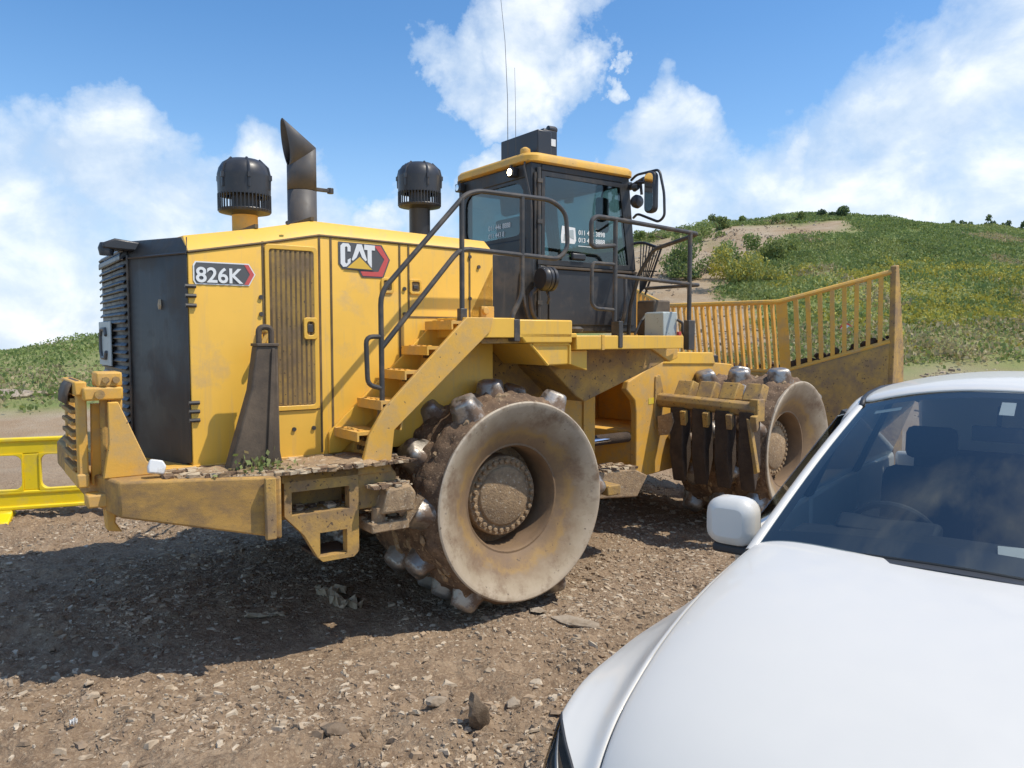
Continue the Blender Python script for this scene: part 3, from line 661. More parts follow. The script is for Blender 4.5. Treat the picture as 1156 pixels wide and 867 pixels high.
# ---- platforms, fenders, body under the cab
def platform(s):
    def yy(a,b_): return sorted((s*a,s*b_))
    b=B(); y0,y1=yy(.93,1.74)
    b.box(-.47,.0,*yy(1.29,1.74),2.27,2.43); b.box(.0,.66,y0,y1,2.27,2.31)
    pl=b.build('walkway','yellow',LC,bevel=.008)
    b=B(); b.prism([(.04,2.42),(.61,2.42),(.61,2.225),(.11,2.225),(.04,2.30)],*yy(1.0,1.74)); b.build('side_box','yellow',LC,bevel=.012)
    b=B(); b.prism([(.17,2.222),(.60,2.222),(.60,2.04),(.37,2.035)],*yy(1.05,1.71)); o=b.build('lower_box','yellow',LC,bevel=.012)
    b=B(); b.tube(rnd([(.17,s*1.715,2.222),(.36,s*1.715,2.04)],.01),.012,6); b.tube(rnd([(.20,s*1.715,2.215),(.60,s*1.715,2.215),(.60,s*1.715,2.045)],.03),.012,6); b.build('edge_bead','yellow',o,smooth=True)
    b=B(); b.box(.66,2.02,*yy(.62,1.735),2.165,2.29); b.build('front_walkway','yellow',LC,bevel=.008)
    b=B(); b.box(.95,.985,*yy(1.70,1.742),2.16,2.295); b.build('walkway_rib','yellow_dusty',LC,bevel=.004)
    # sloping fender liner from the stair down to the frame, and gussets
    b=B(); b.prism([(-1.12,1.47),(-1.06,1.45),(-.27,2.22),(-.30,2.26)],*yy(.78,1.36)); b.prism([(-.30,2.265),(-.27,2.225),(.66,2.225),(.66,2.265)],*yy(.78,1.66))
    b.build('fender_liner','yellow_mud_shade',LC)  # dirt plus wheel-arch shade, both carried by the darker colour
    b=B(); b.prism([(.66,2.16),(.85,2.16),(.85,1.98),(.62,2.05)],*yy(1.30,1.66)); b.build('gusset','yellow',LC,bevel=.006)
    b=B(); b.prism([(1.05,1.72),(1.16,1.66),(2.36,2.06),(2.40,2.16),(.80,2.16),(.72,2.0)],*yy(.80,1.28)); b.build('cab_support','yellow_mud_shade',LC,bevel=.01)  # darker colour paints in the shade under the walkway
    b=B(); b.prism([(2.02,2.16),(2.42,2.16),(2.42,2.06),(2.30,2.02)],*yy(.95,1.31)); b.build('support_end','yellow_dusty',LC,bevel=.01)
both(platform)
b=B(); b.box(-2.0,1.10,-.74,.74,.80,1.36); b.build('rear_frame','yellow_mud_shade',LC,bevel=.01)
b=B(); b.box(-1.1,1.30,-.76,.76,1.36,2.24); b.build('engine_frame','yellow_mud_shade',LC,bevel=.01)  # shade above the rear wheel is put into this darker colour
for s in (1,-1):
    y0,y1=sorted((s*.70,s*.78))
    b=B(); b.prism([(.98,2.1),(1.75,2.1),(1.75,1.02),(1.60,.75),(.6,.62),(.6,1.2),(1.0,1.5)],y0,y1); o=b.build('hitch_plate','yellow_dusty',LC,bevel=.008)
    b=B(); b.box(1.57,1.60,min(s*.78,s*.80),max(s*.78,s*.80),1.0,1.95); b.build('plate_rib','yellow_dusty',o,bevel=.004)
    b=B(); b.prism([(-.7,1.28),(-.66,1.7),(-.3,2.1),(1.2,2.15),(1.2,1.3)],min(s*.74,s*.80),max(s*.74,s*.80)); b.build('wheel_arch_plate','yellow_mud_shade',LC,bevel=.008)  # dirty inner plate, with the arch shade painted into the same tone
    # lower side ledge caked with dirt ahead of the wheel
    b=B(); b.prism([(1.0,.70),(1.0,.92),(1.95,.92),(2.15,.83),(2.0,.62)],min(s*.78,s*1.16),max(s*.78,s*1.16)); b.build('side_ledge','dirt_dry',LC,bevel=.015)
b=B(); b.box(1.2,1.75,-.70,.70,.7,1.15); b.box(1.3,2.1,-.5,.5,1.85,2.15); b.box(1.2,1.5,-.70,.70,1.15,1.85); b.build('hitch_frame','yellow_dusty',LC,bevel=.01)
b=B(); b.tube([(1.95,0,.75),(1.95,0,1.75)],.11,18)
for s in (1,-1): b.tube([(1.35,s*.45,1.12),(2.5,s*.50,1.14)],.06,14)
b.build('hitch_pin','darkmud',LC,smooth=True)
for s in (1,-1):
    b=B(); b.tube([(1.9,s*.52,1.125),(2.6,s*.5,1.14)],.035,14)
    b.build('steering_rod','chrome',LC,smooth=True)
# mud lying on deck, bumper and treads
def mudstuff():
    g=np.random.default_rng(31); n=2600
    X=[];Y=[];Z=[];S=[]
    for (x0,x1,y0,y1,z,k) in [(-2.6,-1.0,-1.85,-1.30,1.372,1500),(-2.6,-1.0,1.30,1.85,1.372,300),(1.05,2.0,-1.15,-.79,.92,350),(-1.9,-1.42,-1.68,-1.3,1.075,120),(-1.33,-1.03,-1.88,-1.62,1.21,90),(-1.33,-1.05,-1.84,-1.2,.955,80)]:
        X.append(g.uniform(x0,x1,k));Y.append(g.uniform(y0,y1,k));Z.append(np.full(k,z))
    X=np.concatenate(X);Y=np.concatenate(Y);Z=np.concatenate(Z); n=len(X)
    on=(np.abs(Y)<1.86-.44*np.clip((-2.0-X)/.88,0,1)-.03)|(X>-1.9); X,Y,Z=X[on],Y[on],Z[on]; n=len(X)
    s=.008+.022*g.random(n)**3
    cube=np.array([[x,y,z] for x in(-1,1) for y in(-1,1) for z in(-1,1)],float); qf=np.array([(0,1,3,2),(4,6,7,5),(0,4,5,1),(2,3,7,6),(0,2,6,4),(1,5,7,3)])
    V=cube[None]*(.5+.5*g.random((n,8,3)))*s[:,None,None]*np.array([1.5,1.2,.7])
    V=V+np.stack([X,Y,Z+.3*s],1)[:,None]
    me=bpy.data.meshes.new('caked_dirt'); mesh_np(me,V.reshape(-1,3),(qf[None]+8*np.arange(n)[:,None,None]).reshape(-1,4))
    for k in ('dirt_dry','mud','litter_tan'): me.materials.append(M[k])
    me.polygons.foreach_set('use_smooth',np.zeros(6*n,bool)); me.polygons.foreach_set('material_index',np.repeat(g.integers(0,3,n),6).astype(np.int32))
    o=bpy.data.objects.new('caked_dirt',me); COL.objects.link(o); o.parent=LC; o['kind']='stuff'
mudstuff()
for s in (1,-1):
    b=B(); rows=[]
    for i in range(18):
        u=i/17; x=-2.55+u*1.5; row=[]
        for j in range(6):
            v=j/5; y0=1.30; y1=1.84-.44*max(0,min(1,(-2.0-x)/.88))
            e=min(u,1-u,v,1-v)*6
            row.append((x,s*(y0+(y1-y0)*v),1.371+.03*min(1,e)*(.5+random.random())))
        rows.append(row)
    b.grid(rows); b.build('dirt_layer','dirt_dry',LC,smooth=True)
# ---- wheels
def wheel_proto():
    """axis along y, outer face towards -y"""
    seg=160; prof=[(1.18,.60),(1.18,.775),(1.16,.79)]+[(d,.80) for d in np.linspace(1.10,.07,26)]+[(.05,.80),(.0,.802)]
    rows=[]
    g=np.random.default_rng(5)
    A=np.arange(seg)/seg*2*math.pi
    for d,r in prof:
        ctr=(d>.04)&(d<1.14)
        nr=(fbm(A*seg/6.283/7.5+20,np.full(seg,d*9.),5,.7)*.16+.045) if ctr else np.zeros(seg)
        k=min(1,max(0,(d-.03)/.1)) if ctr else 0
        rows.append([(math.cos(a)*(r+nr[i]*k),d,math.sin(a)*(r+nr[i]*k)) for i,a in enumerate(A)]); rows[-1].append(rows[-1][0])
    b=B(); b.grid(rows); b.lathe([(.60,0),(.35,.0)],(0,1.16,0),'y',48,False)
    w=b.build('wheel','mud',None,smooth=True,angle=60)
    g=np.random.default_rng(15); b=B()
    for k in range(420):
        a=g.uniform(0,6.283); d=g.uniform(.10,1.1); q=.83+g.normal(0,.012); z_=g.uniform(.012,.045)
        n0=len(b.v); b.lathe([(0,-z_),(z_*g.uniform(.7,1.2),-z_*.3),(z_*g.uniform(.6,1.1),.3*z_),(0,z_*.8)],(0,0,0),'z',5,False)
        e=g.uniform(.8,2.2)
        for i in range(n0,len(b.v)):
            x,y,z=b.v[i]; x*=e
            b.v[i]=((q+z)*math.cos(a)-x*math.sin(a),d+y,(q+z)*math.sin(a)+x*math.cos(a))
    b.build('mud_clods','dirt_dry',w)['kind']='stuff'
    b=B(); b.lathe([(.803,.035),(.812,.0),(.80,-.006),(.785,-.004),(.765,.004),(.62,.078),(.50,.142),(.462,.164),(.455,.168),(.44,.168),(.435,.18),(.425,.20),(.42,.48),(.30,.485)],(0,0,0),'y',96,False)
    b.build('wheel_face','disc',w,smooth=True,angle=28)
    b=B(); b.lathe([(.42,.47),(.34,.465),(.335,.32),(.325,.31),(.25,.305),(.245,.288),(.235,.281),(.05,.277),(0,.277)],(0,0,0),'y',64,False)
    for k in range(30):
        a=2*math.pi*k/30; b.lathe([(.021,.012),(.021,-.022),(.014,-.028)],(.292*math.cos(a),.312,.292*math.sin(a)),'y',8)
    b.build('hub','dirt_dry',w,smooth=True,angle=40)
    b=B(); b.lathe([(.155,-.06),(.135,.05),(.116,.10),(.110,.145),(.096,.172),(.055,.184),(0,.186)],(0,0,0),'z',16,False)
    # cross-cut the stud into a worn plus-shaped cap
    for i,v in enumerate(b.v):
        x,y,z=v; a=math.atan2(y,x); q=1+.13*math.cos(4*a)*(1 if z>0 else .4); b.v[i]=(x*q*1.0,y*q*1.12,z)
    tip=b.build('stud','tip',w,smooth=True,angle=180)
    first=True
    for row,d in enumerate((.20,.43,.66,.88,1.06)):
        for k in range(6):
            a=R(0+60*k+(30 if row%2 else 0)+row*3)
            t=tip if first else tip.copy()
            if not first: COL.objects.link(t); t.parent=w
            first=False
            q=.79; t.location=(q*math.cos(a),d,q*math.sin(a))
            # local z -> radial, local x -> tangential
            ra=Vector((math.cos(a),0,math.sin(a))); ta=Vector((-math.sin(a),0,math.cos(a))); ax_=ra.cross(ta)
            t.rotation_euler=Matrix((ta,ax_,ra)).transposed().to_euler()
    return w
W0=wheel_proto(); W0.parent=LC
def FT(p):
    """front frame: turned 9 degrees to the left about the hitch at x = 1.95"""
    a=R(9); x,y,z=p; return (1.95+x*math.cos(a)-y*math.sin(a),x*math.sin(a)+y*math.cos(a),z)
W0.location=(0,-1.88,.95)
w=copy_tree(W0,LC); w.location=(0,1.88,.95); w.rotation_euler=(0,R(17),R(180))
w=copy_tree(W0,LC); w.location=FT((2.05,-1.88,.95)); w.rotation_euler=(0,R(-20),0); w.rotation_euler=(Matrix.Rotation(R(9),3,'Z')@Matrix.Rotation(R(21),3,'Y')).to_euler()
w=copy_tree(W0,LC); w.location=FT((2.05,1.88,.95)); w.rotation_euler=(Matrix.Rotation(R(189),3,'Z')@Matrix.Rotation(R(41),3,'Y')).to_euler()
b=B(); b.tube([(0,-1.5,.95),(0,1.5,.95)],.24,20); b.box(-.3,.3,-.45,.45,.6,1.35); b.build('rear_axle','darkmud',LC,smooth=True)
b=B(FT); b.tube([(2.05,-1.5,.95),(2.05,1.5,.95)],.24,20); b.build('front_axle','darkmud',LC,smooth=True)
# front scraper ahead of each rear wheel
for s in (1,-1):
    b=B(); b.box(.98,1.14,min(s*1.80,s*.7),max(s*1.80,s*.7),.86,.95); b.build('front_scraper','yellow_mud_shade',LC,bevel=.01)
# ---- cab
cx0,cx1,cy=.98,2.40,.67
b=B(); b.box(cx0,2.46,-cy,cy,2.32,3.0); b.prism([(.30,2.43),(cx0,2.43),(cx0,3.07),(.42,3.07),(.30,2.75)],-.74,.74)
cab=b.build('cab','black',LC,bevel=.02)
b=B()
for s in (1,-1):
    a0,a1=sorted((s*(cy-.09),s*cy))
    b.prism([(cx0,3.0),(1.11,3.0),(1.11,4.0),(cx0,4.0)],a0,a1)      # rear pillar
    b.prism([(2.37,3.0),(2.44,3.0),(2.32,4.0),(2.20,4.0)],a0,a1)     # front pillar
    b.box(1.11,2.22,a0,a1,3.93,4.0)
b.box(cx0,1.04,-cy+.09,cy-.09,3.86,4.0); b.box(cx0,1.04,-cy+.09,cy-.09,3.0,3.26); b.box(2.28,2.33,-cy+.09,cy-.09,3.92,4.0)
b.build('cab_pillar','black',cab,bevel=.012)
# roof: yellow shell with rounded edge over a black header
rows=[]
def roofring(d,z): return [(x,y,z) for x,y in rrect(.93+d,2.40-d,-.71+d,.71-d,.14-d*.5,5)]
for d,z in ((.02,4.0),(.0,4.012),(.0,4.065),(.025,4.095),(.10,4.112),(.4,4.118)):
    r_=roofring(min(d,.26),z); rows.append(r_+[r_[0]])
b=B(); b.grid(rows); n=len(rows[0])-1; b.f.append(tuple(len(b.v)-n-1+i for i in range(n))); b.f.append(tuple(range(n)))
b.build('roof','yellow_dusty',cab,smooth=True,angle=40)
b=B(); b.box(.99,2.32,-.665,.665,3.985,4.0); b.build('roof_lining','interior',cab)
# glazing
for s in (1,-1):
    y0,y1=sorted((s*.655,s*.663)); b=B(); b.prism([(1.11,3.0),(2.38,3.0),(2.22,3.93),(1.11,3.93)],y0,y1); g_=b.build('side_window','glass',cab)
    fo=B(); o4=[(1.11,3.0),(2.385,3.0),(2.225,3.93),(1.11,3.93)]; i4=[(1.155,3.055),(2.32,3.055),(2.18,3.88),(1.155,3.88)]
    fo.frame(o4,i4,min(s*.664,s*.672),max(s*.664,s*.672)); fo.build('window_seal','black',g_,bevel=.003)
b=B(); b.box(1.0,1.008,-.58,.58,3.26,3.86); gw=b.build('rear_window','glass',cab)
fo=B(); fo.frame(rrect(-.58,.58,3.26,3.86,.02),rrect(-.54,.54,3.30,3.83,.14),.985,.999,'x'); fo.build('window_seal','black',gw)
b=B(); b.prism([(2.40,3.0),(2.41,3.0),(2.29,3.93),(2.28,3.93)],-.58,.58); b.build('windscreen','glass',cab)
b=B(); b.prism([(2.385,2.55),(2.395,2.55),(2.395,3.0),(2.385,3.0)],-.5,.5); b.build('lower_window','glass',cab)
# door skin, grab rail, handle
for s in (1,-1):
    b=B(); b.prism([(1.20,2.40),(2.40,2.40),(2.40,2.96),(1.20,2.96)],min(s*.671,s*.685),max(s*.671,s*.685)); dr=b.build('door','plastic',cab,bevel=.006)
    b=B(); b.box(1.15,2.42,min(s*.672,s*.71),max(s*.672,s*.71),2.965,2.99); b.build('door_ledge','brown_steel',dr,bevel=.004)
    b=B(); b.box(1.50,1.68,min(s*.66,s*.70),max(s*.66,s*.70),3.07,3.14); b.build('door_handle','plastic',dr,bevel=.015)
    b=B(); b.tube([(1.06,s*.69,2.4),(1.06,s*.69,3.95)],.022,8); b.tube([(1.02,s*.685,2.5),(1.02,s*.685,3.9)],.014,6)
    for z in (2.6,3.0,3.4,3.8): b.box(1.03,1.09,min(s*.67,s*.72),max(s*.67,s*.72),z,z+.04)
    b.build('door_hinge','black_metal',cab,smooth=True)
# window notices
def notice(name,body,size,loc,rot,parent,mat='white'):
    cu=bpy.data.curves.new('t','FONT'); cu.body=body; cu.size=size; cu.offset=.0012; cu.extrude=.0006; cu.space_line=1.15
    to=bpy.data.objects.new('t',cu); COL.objects.link(to); bpy.context.view_layer.update()
    mt=bpy.data.meshes.new_from_object(to.evaluated_get(bpy.context.evaluated_depsgraph_get())); bpy.data.objects.remove(to)
    mt.materials.clear(); mt.materials.append(M[mat]); t=bpy.data.objects.new(name,mt); COL.objects.link(t); t.parent=parent
    t.location=loc; t.rotation_euler=rot; return t
notice('notice_text','011 442 3898\n013 423 8888',.067,(1.60,-.6665,3.335),(R(90),0,0),cab)
b=B(); b.box(1.60,1.91,-.6665,-.6655,3.215,3.222); b.prism([(1.37,3.235),(1.55,3.235),(1.57,3.27),(1.555,3.40),(1.38,3.41),(1.365,3.30)],-.6668,-.6658); nb=b.build('notice_panel','white',cab)
b=B(); b.prism([(1.40,3.26),(1.46,3.26),(1.45,3.32),(1.41,3.33)],-.669,-.667); b.prism([(1.48,3.30),(1.54,3.28),(1.53,3.38),(1.47,3.37)],-.669,-.667); b.build('notice_print','grey_box',nb)
notice('notice_text','011 446 8888\n011 443 8',.072,(.996,.10,3.405),(R(90),0,R(-90)),cab)
b=B(); b.box(.993,.996,-.38,.04,3.225+.06,3.295); b.build('notice_panel','white',cab)
# interior: seat, console, wheel
b=B(); b.box(1.30,1.75,-.25,.25,2.75,2.90); st=b.build('operator_seat','seat',LC,bevel=.05)
b=B(); b.prism([(1.26,2.88),(1.42,2.88),(1.30,3.55),(1.16,3.55)],-.24,.24); b.prism([(1.17,3.58),(1.27,3.58),(1.25,3.80),(1.15,3.80)],-.14,.14); b.build('seat_back','seat',st,bevel=.04)
b=B(); b.box(1.35,1.72,-.25+.55,.62,2.7,3.12); b.box(1.4,1.8,-.42,-.30,2.98,3.05); b.build('side_console','interior',st,bevel=.02)
b=B(); b.tube([(2.2,0,2.6),(2.05,0,3.12)],.05,10); b.tube([(2.05+.08*math.sin(a)*0+.10*math.cos(a)*.5,.19*math.sin(a),3.13+.19*math.cos(a)*.6) for a in np.linspace(0,2*math.pi,25)],.015,8); b.build('steering_column','interior',LC,smooth=True)
b=B(); b.prism([(2.10,3.02),(2.36,3.02),(2.34,3.2),(2.2,3.22)],-.5,.5); b.build('dash_console','interior',LC,bevel=.02)
# gear behind the cab: round horn housing and hoses
b=B(); b.lathe([(.10,0),(.12,.03),(.12,.05),(.10,.055),(.12,.06),(.12,.09),(.10,.10),(.12,.11),(.12,.14),(.08,.16)],(.93,-.88,2.84),'x',20)
o=b.build('air_filter_canister','plastic',LC,smooth=True)
b=B(); b.tube(rnd([(.95,-.80,2.75),(.85,-.82,2.68),(.88,-.82,2.5),(.98,-.80,2.42)],.08),.022,8); b.tube(rnd([(.80,-.75,2.9),(.80,-.80,2.6),(.86,-.80,2.43)],.08),.018,8); b.tube([(1.03,-.86,2.72),(1.03,-.90,2.66),(1.03,-.87,2.60)],.012,6); b.build('hose','black_metal',o,smooth=True)
b=B(); b.tube(rnd([(.96,-.60,4.02),(.93,-.62,3.95),(.97,-.69,3.6),(.97,-.69,2.9)],.1),.010,6); b.build('lamp_cable','black_metal',cab,smooth=True)
# roof box (air conditioner), camera, aerials, lamps
b=B(); b.box(1.10,1.28,-.62,.02,4.10,4.345); o=b.build('roof_unit','plastic',LC,bevel=.012)
b=B(); b.box(1.22,1.40,-.56,-.44,4.10,4.375); b.box(1.30,1.34,-.46,-.40,4.37,4.42); b.build('roof_case','plastic',o,bevel=.008)
b=B(); b.box(1.305,1.375,-.566,-.562,4.22,4.29); b.build('case_label','white',o)
b=B(); b.lathe([(.0,-.06),(.035,-.055),(.038,.03),(.03,.05),(.0,.052)],(1.42,-.45,4.42),'x',14); b.build('roof_camera','plastic',o,smooth=True)
b=B(); b.lathe([(.05,0),(.055,.02),(.05,.05),(.02,.07)],(1.02,-.52,4.10),'z',14); b.build('roof_beacon_base','yellow_dusty',o,smooth=True)
b=B(); b.tube([(1.0,-.25,4.10),(1.0,-.245,4.7),(1.0,-.20,5.3),(1.0,-.10,5.9),(1.0,.02,6.4)],[.004,.003,.0025,.002,.0018],6); b.tube([(1.02,-.36,4.10),(1.02,-.355,4.6),(1.02,-.34,5.0)],[.003,.002,.0015],6); b.build('aerial','black_metal',LC,smooth=True)
def lamp(x,y,z,lit,face):
    b=B(); b.box(x-.05*face,x+.02*face,y-.055,y+.055,z-.045,z+.045) if face>0 else b.box(x-.02,x+.05,y-.055,y+.055,z-.045,z+.045)
    o=b.build('work_lamp','plastic',LC,bevel=.012)
    q=B(); q.lathe([(.0,.0),(.034,.001),(.034,.006),(.0,.007)],(x-.0265 if face<0 else x+.0205,y,z),'x',18,False); q.build('lamp_glass','lit' if lit else 'chrome',o)
    q=B(); q.box(x-.012,x+.012,y-.012,y+.012,z+.045,4.0); q.build('lamp_bracket','black_metal',o)
lamp(.925,-.41,3.93,True,-1); lamp(.925,.58,3.93,False,-1); lamp(2.47,-.5,3.95,False,1); lamp(2.47,.5,3.95,False,1)
# mirrors on their guard frames
for s in (1,-1):
    b=B(); b.tube(rnd([(2.36,s*.66,3.98),(2.34,s*.76,4.02),(2.30,s*1.13,4.01),(2.30,s*1.20,3.76),(2.30,s*1.21,3.52),(2.30,s*1.13,3.47),(2.32,s*.80,3.60),(2.40,s*.66,3.58)],.06),.014,8); b.tube([(2.34,s*.67,3.90),(2.32,s*.90,3.95)],.03,8)
    o=b.build('mirror_frame','plastic',LC,smooth=True)
    b=B(); b.prism(rrect(s*1.04-.075,s*1.04+.075,3.57,4.0,.06),2.24,2.315,'x'); q=b.build('mirror_housing','plastic',o,bevel=.02)
    b=B(); b.prism(rrect(s*1.04-.06,s*1.04+.06,3.59,3.98,.05),2.236,2.239,'x'); b.build('mirror_glass','chrome',q)
    b=B(); b.lathe([(.0,0),(.06,.01),(.075,.05),(.06,.09),(.0,.10)],(2.28,s*.88,3.72),'y',14); b.tube([(2.3,s*.88,3.79),(2.3,s*.86,3.93)],.016,6); b.tube([(2.3,s*.80,3.93),(2.3,s*1.0,3.90)],.02,6); b.lathe([(.03,0),(.045,.05)],(2.27,s*.85,3.87),'y',10);b.build('side_lamp','plastic',o,smooth=True)
b=B(); b.prism(rrect(2.04,2.22,3.42,3.80,.04),-.47,-.43); o=b.build('cab_mirror','plastic',LC,bevel=.015)
b=B(); b.tube(rnd([(2.12,-.45,3.80),(2.14,-.45,3.88),(2.25,-.5,3.92)],.04),.01,6); b.build('mirror_arm','plastic',o,smooth=True)
b=B(); b.tube(rnd([(2.35,-.58,3.20),(2.40,-.62,3.30),(2.46,-.75,3.31),(2.46,-1.0,3.22)],.06),.016,6)
for k in range(7): b.tube([(2.46,-.72-.045*k,3.31-.013*k),(2.45,-.72-.012*k,2.75+.01*k)],.007,5)
b.tube([(2.46,-.72,3.0),(2.46,-.96,2.98)],.008,5); b.tube([(2.46,-1.02,3.22),(2.45,-.80,2.74)],.012,6); b.build('lamp_guard','plastic',LC,smooth=True)
# ---- hand rails
def rails(s):
    y=s*1.66
    def T(pts,r=.021,c=.07): 
        rb.tube(rnd([(x,(y if len(p)==0 else s*p[0]),z) for x,z,*p in pts],c),r,10)
    rb=B()
    T([(-1.15,1.60),(-1.155,2.60),(-.42,3.385),(-.30,3.425),(.44,3.43),(.60,3.34),(.62,3.04),(.52,2.94),(-.47,2.965),(-1.15,2.20)],.020,.09)
    T([(-1.15,2.28),(-1.275,2.28),(-1.265,1.93),(-1.15,1.90)],.018,.06)
    T([(-.455,2.29),(-.455,3.35)],.021)
    T([(.02,2.30),(.02,2.44),(.13,2.62),(.13,3.425)],.021,.08)
    o=rb.build('stair_rail','black_metal',LC,smooth=True)
    for bx in ((-1.18,-1.12,*sorted((s*1.63,s*1.70)),1.56,1.78),(-.485,-.425,*sorted((s*1.63,s*1.69)),2.27,2.50),(-.01,.05,*sorted((s*1.63,s*1.745)),2.24,2.42)): B().box(*bx).build('rail_socket','black_metal',o,bevel=.006)
    rb=B()
    T([(1.18,3.10),(.93,3.07),(.89,3.09),(.89,3.30),(.95,3.34),(1.18,3.335),(2.30,3.29),(2.27,3.19,1.09),(2.25,2.94,.90),(2.25,2.62,.78),(2.25,2.3,.75)],.021,.06)
    T([(1.18,2.20),(1.18,3.33)],.021); T([(2.18,2.17),(2.18,3.29)],.022)
    T([(1.18,2.83),(2.32,2.79),(2.28,2.79,.97)],.018,.03)
    T([(1.18,2.93),(.92,2.93),(.90,2.89),(.90,2.57),(.95,2.53),(1.18,2.52)],.017,.05)
    o=rb.build('walkway_rail','black_metal',LC,smooth=True)
    for bx in ((1.155,1.205,*sorted((s*1.64,s*1.745)),2.18,2.42),(2.135,2.225,*sorted((s*1.63,s*1.70)),2.15,2.44)): B().box(*bx).build('rail_socket','black_metal',o,bevel=.006)
both(rails)
# pale control box and dark tank on the front of the walkway
b=B(); b.box(2.09,2.30,-1.40,-1.16,2.28,2.53); o=b.build('control_box','grey_box',LC,bevel=.01)
b=B(); b.box(2.085,2.13,-1.41,-1.15,2.285,2.52); b.build('box_lid','grey_box',o,bevel=.006)
b=B(); b.tube(rnd([(2.28,-1.42,2.45),(2.34,-1.44,2.42),(2.33,-1.44,2.33),(2.42,-1.4,2.28)],.04),.015,6); b.build('box_cable','black_metal',o,smooth=True)
b=B(); b.box(2.27,2.31,-1.45,-1.42,2.285,2.33); b.build('box_plug','red',o,bevel=.005)
b=B(); b.box(2.2,2.44,-1.18,-.92,2.29,2.66); b.build('fluid_tank','brown_steel',LC,bevel=.02)
b=B(); b.tube(rnd([(2.02,-.75,2.3),(2.03,-.9,2.45),(2.06,-.9,2.62),(2.10,-.85,2.9)],.1),.02,8); b.tube(rnd([(2.0,-1.1,2.3),(2.05,-1.12,2.42),(2.15,-1.1,2.5)],.06),.014,6); b.build('hydraulic_hose','black_metal',LC,smooth=True)
b=B(); b.tube(rnd([(.75,-1.3,2.31),(.78,-1.32,2.42),(.88,-1.3,2.38),(.95,-1.25,2.33)],.05),.02,8); b.lathe([(.0,0),(.06,.01),(.07,.04),(.04,.06)],(.90,-1.45,2.31),'z',10); b.build('deck_hose','black_metal',LC,smooth=True)
# ---- front frame (turned with the hitch)
def fp(name,mat,fn,par=LC,**k):
    b=B(FT); fn(b); return b.build(name,mat,par,**k)
for s in (1,-1):
    y0,y1=sorted((s*.60,s*.68))
    fp('front_frame_plate','yellow_dusty',lambda b: b.prism([(.30,1.69),(.34,1.78),(.81,1.95),(1.19,2.02),(2.60,1.92),(2.90,1.80),(3.0,1.2),(2.8,.75),(.85,.68),(.49,.68),(.49,1.43),(.46,1.56)],y0,y1),bevel=.012)
    fp('loader_tower','yellow',lambda b: b.prism([(1.0,1.96),(1.12,2.10),(2.10,2.08),(2.16,1.93)],min(s*.3,s*.70),max(s*.3,s*.70)),bevel=.012)
fp('front_frame','yellow_dusty',lambda b:(b.box(.5,2.7,-.60,.60,.72,1.2),b.box(1.4,2.9,-.6,.6,1.2,1.85),b.box(.9,2.2,-.6,.6,1.85,1.93)),bevel=.01)
fp('safety_sticker','barrier',lambda b: b.prism([(.72,1.50),(.84,1.505),(.84,1.575),(.72,1.57)],-.684,-.681))
fp('work_lamp','plastic',lambda b: (b.box(2.16,2.30,-.66,-.52,1.93,2.04)),bevel=.015)
# ---- scraper bar with hanging fingers behind each front wheel
for s in (1,-1):
    def bar(b):
        b.tube([(.93,s*.66,1.545),(.93,s*1.93,1.505)],.085,8); b.box(.86,1.02,min(s*1.86,s*1.96),max(s*1.86,s*1.96),1.38,1.62)
        b.prism([(.84,1.82),(.93,1.84),(1.02,1.60),(.98,1.36),(.86,1.2),(.82,1.4)],min(s*.62,s*.70),max(s*.62,s*.70))
    o=fp('scraper_bar','yellow_mud_shade',bar,bevel=.01)
    for k in range(4):
        y=s*(.98+.285*k)
        fp('scraper_block','yellow_mud_shade',lambda b: b.prism([(.92,1.60),(1.04,1.78),(1.16,1.74),(1.10,1.58)],y-.10,y+.10),o,bevel=.012); fp('scraper_finger','darkmud',lambda b: b.prism([(.84,1.48),(1.0,1.44),(1.03,.92),(.92,.62),(.84,.95)],y-.085,y+.085),o,bevel=.012)
        fp('finger_tooth','yellow_mud_shade',lambda b: b.prism([(.80,1.44),(.86,1.46),(.88,1.33),(.83,1.28)],y+s*.10-.035,y+s*.10+.035),o,bevel=.006)
    fp('finger_plate','dirt_dry',lambda b: b.prism([(s*.74,1.36),(s*.93,1.42),(s*.96,1.32),(s*.90,1.16),(s*.76,1.14)],.815,.838,'x'),o,bevel=.006)
    fp('end_blade','yellow_mud_shade',lambda b: b.prism([(s*1.86,1.42),(s*1.90,1.40),(s*2.0,.86),(s*1.96,.84)],.80,.86,'x'),o,bevel=.005)
# ---- blade: straight centre, two wings swept forward, trash rack on top
BX=3.62
def blade_pt(u,h):
    """u = distance along from the centre (+ = right), h = 0 lower edge .. 1 rack foot .. 2 rack top"""
    a=abs(u); wv=max(0,a-.90)
    x=BX+wv*.36; z_foot=1.79+wv*.32; z_top=2.755+wv*.285
    y=-math.copysign(min(a,.90)+wv*.94,u)
    if h<=1: 
        k=1-h; return (x+.02+.22*math.sin(k*2.4)*0+.16*k*(1-k)*-2.0+.10*k,y,z_foot+(.42-z_foot+wv*.06)*k)
    return (x-.17*max(0,1-wv/1.0)*(h-1),y,z_foot+(z_top-z_foot)*(h-1))
us=[-2.22,-1.9,-1.55,-1.2,-.90,-.6,0,.6,.90,1.2,1.55,1.9,2.22]
b=B(FT); b.grid([[blade_pt(u,h) for u in us] for h in np.linspace(0,1,9)])
bl=b.build('blade','yellow_mud_shade',LC,smooth=True,solid=.05,angle=25)
b=B(FT); b.grid([[tuple(np.array(blade_pt(u,h))+np.array((-.032,0,0))) for u in us] for h in np.linspace(0.02,.97,7)]); b.build('blade_dirt','yellow_mud_shade',bl,smooth=True,angle=25)
b=B(FT)
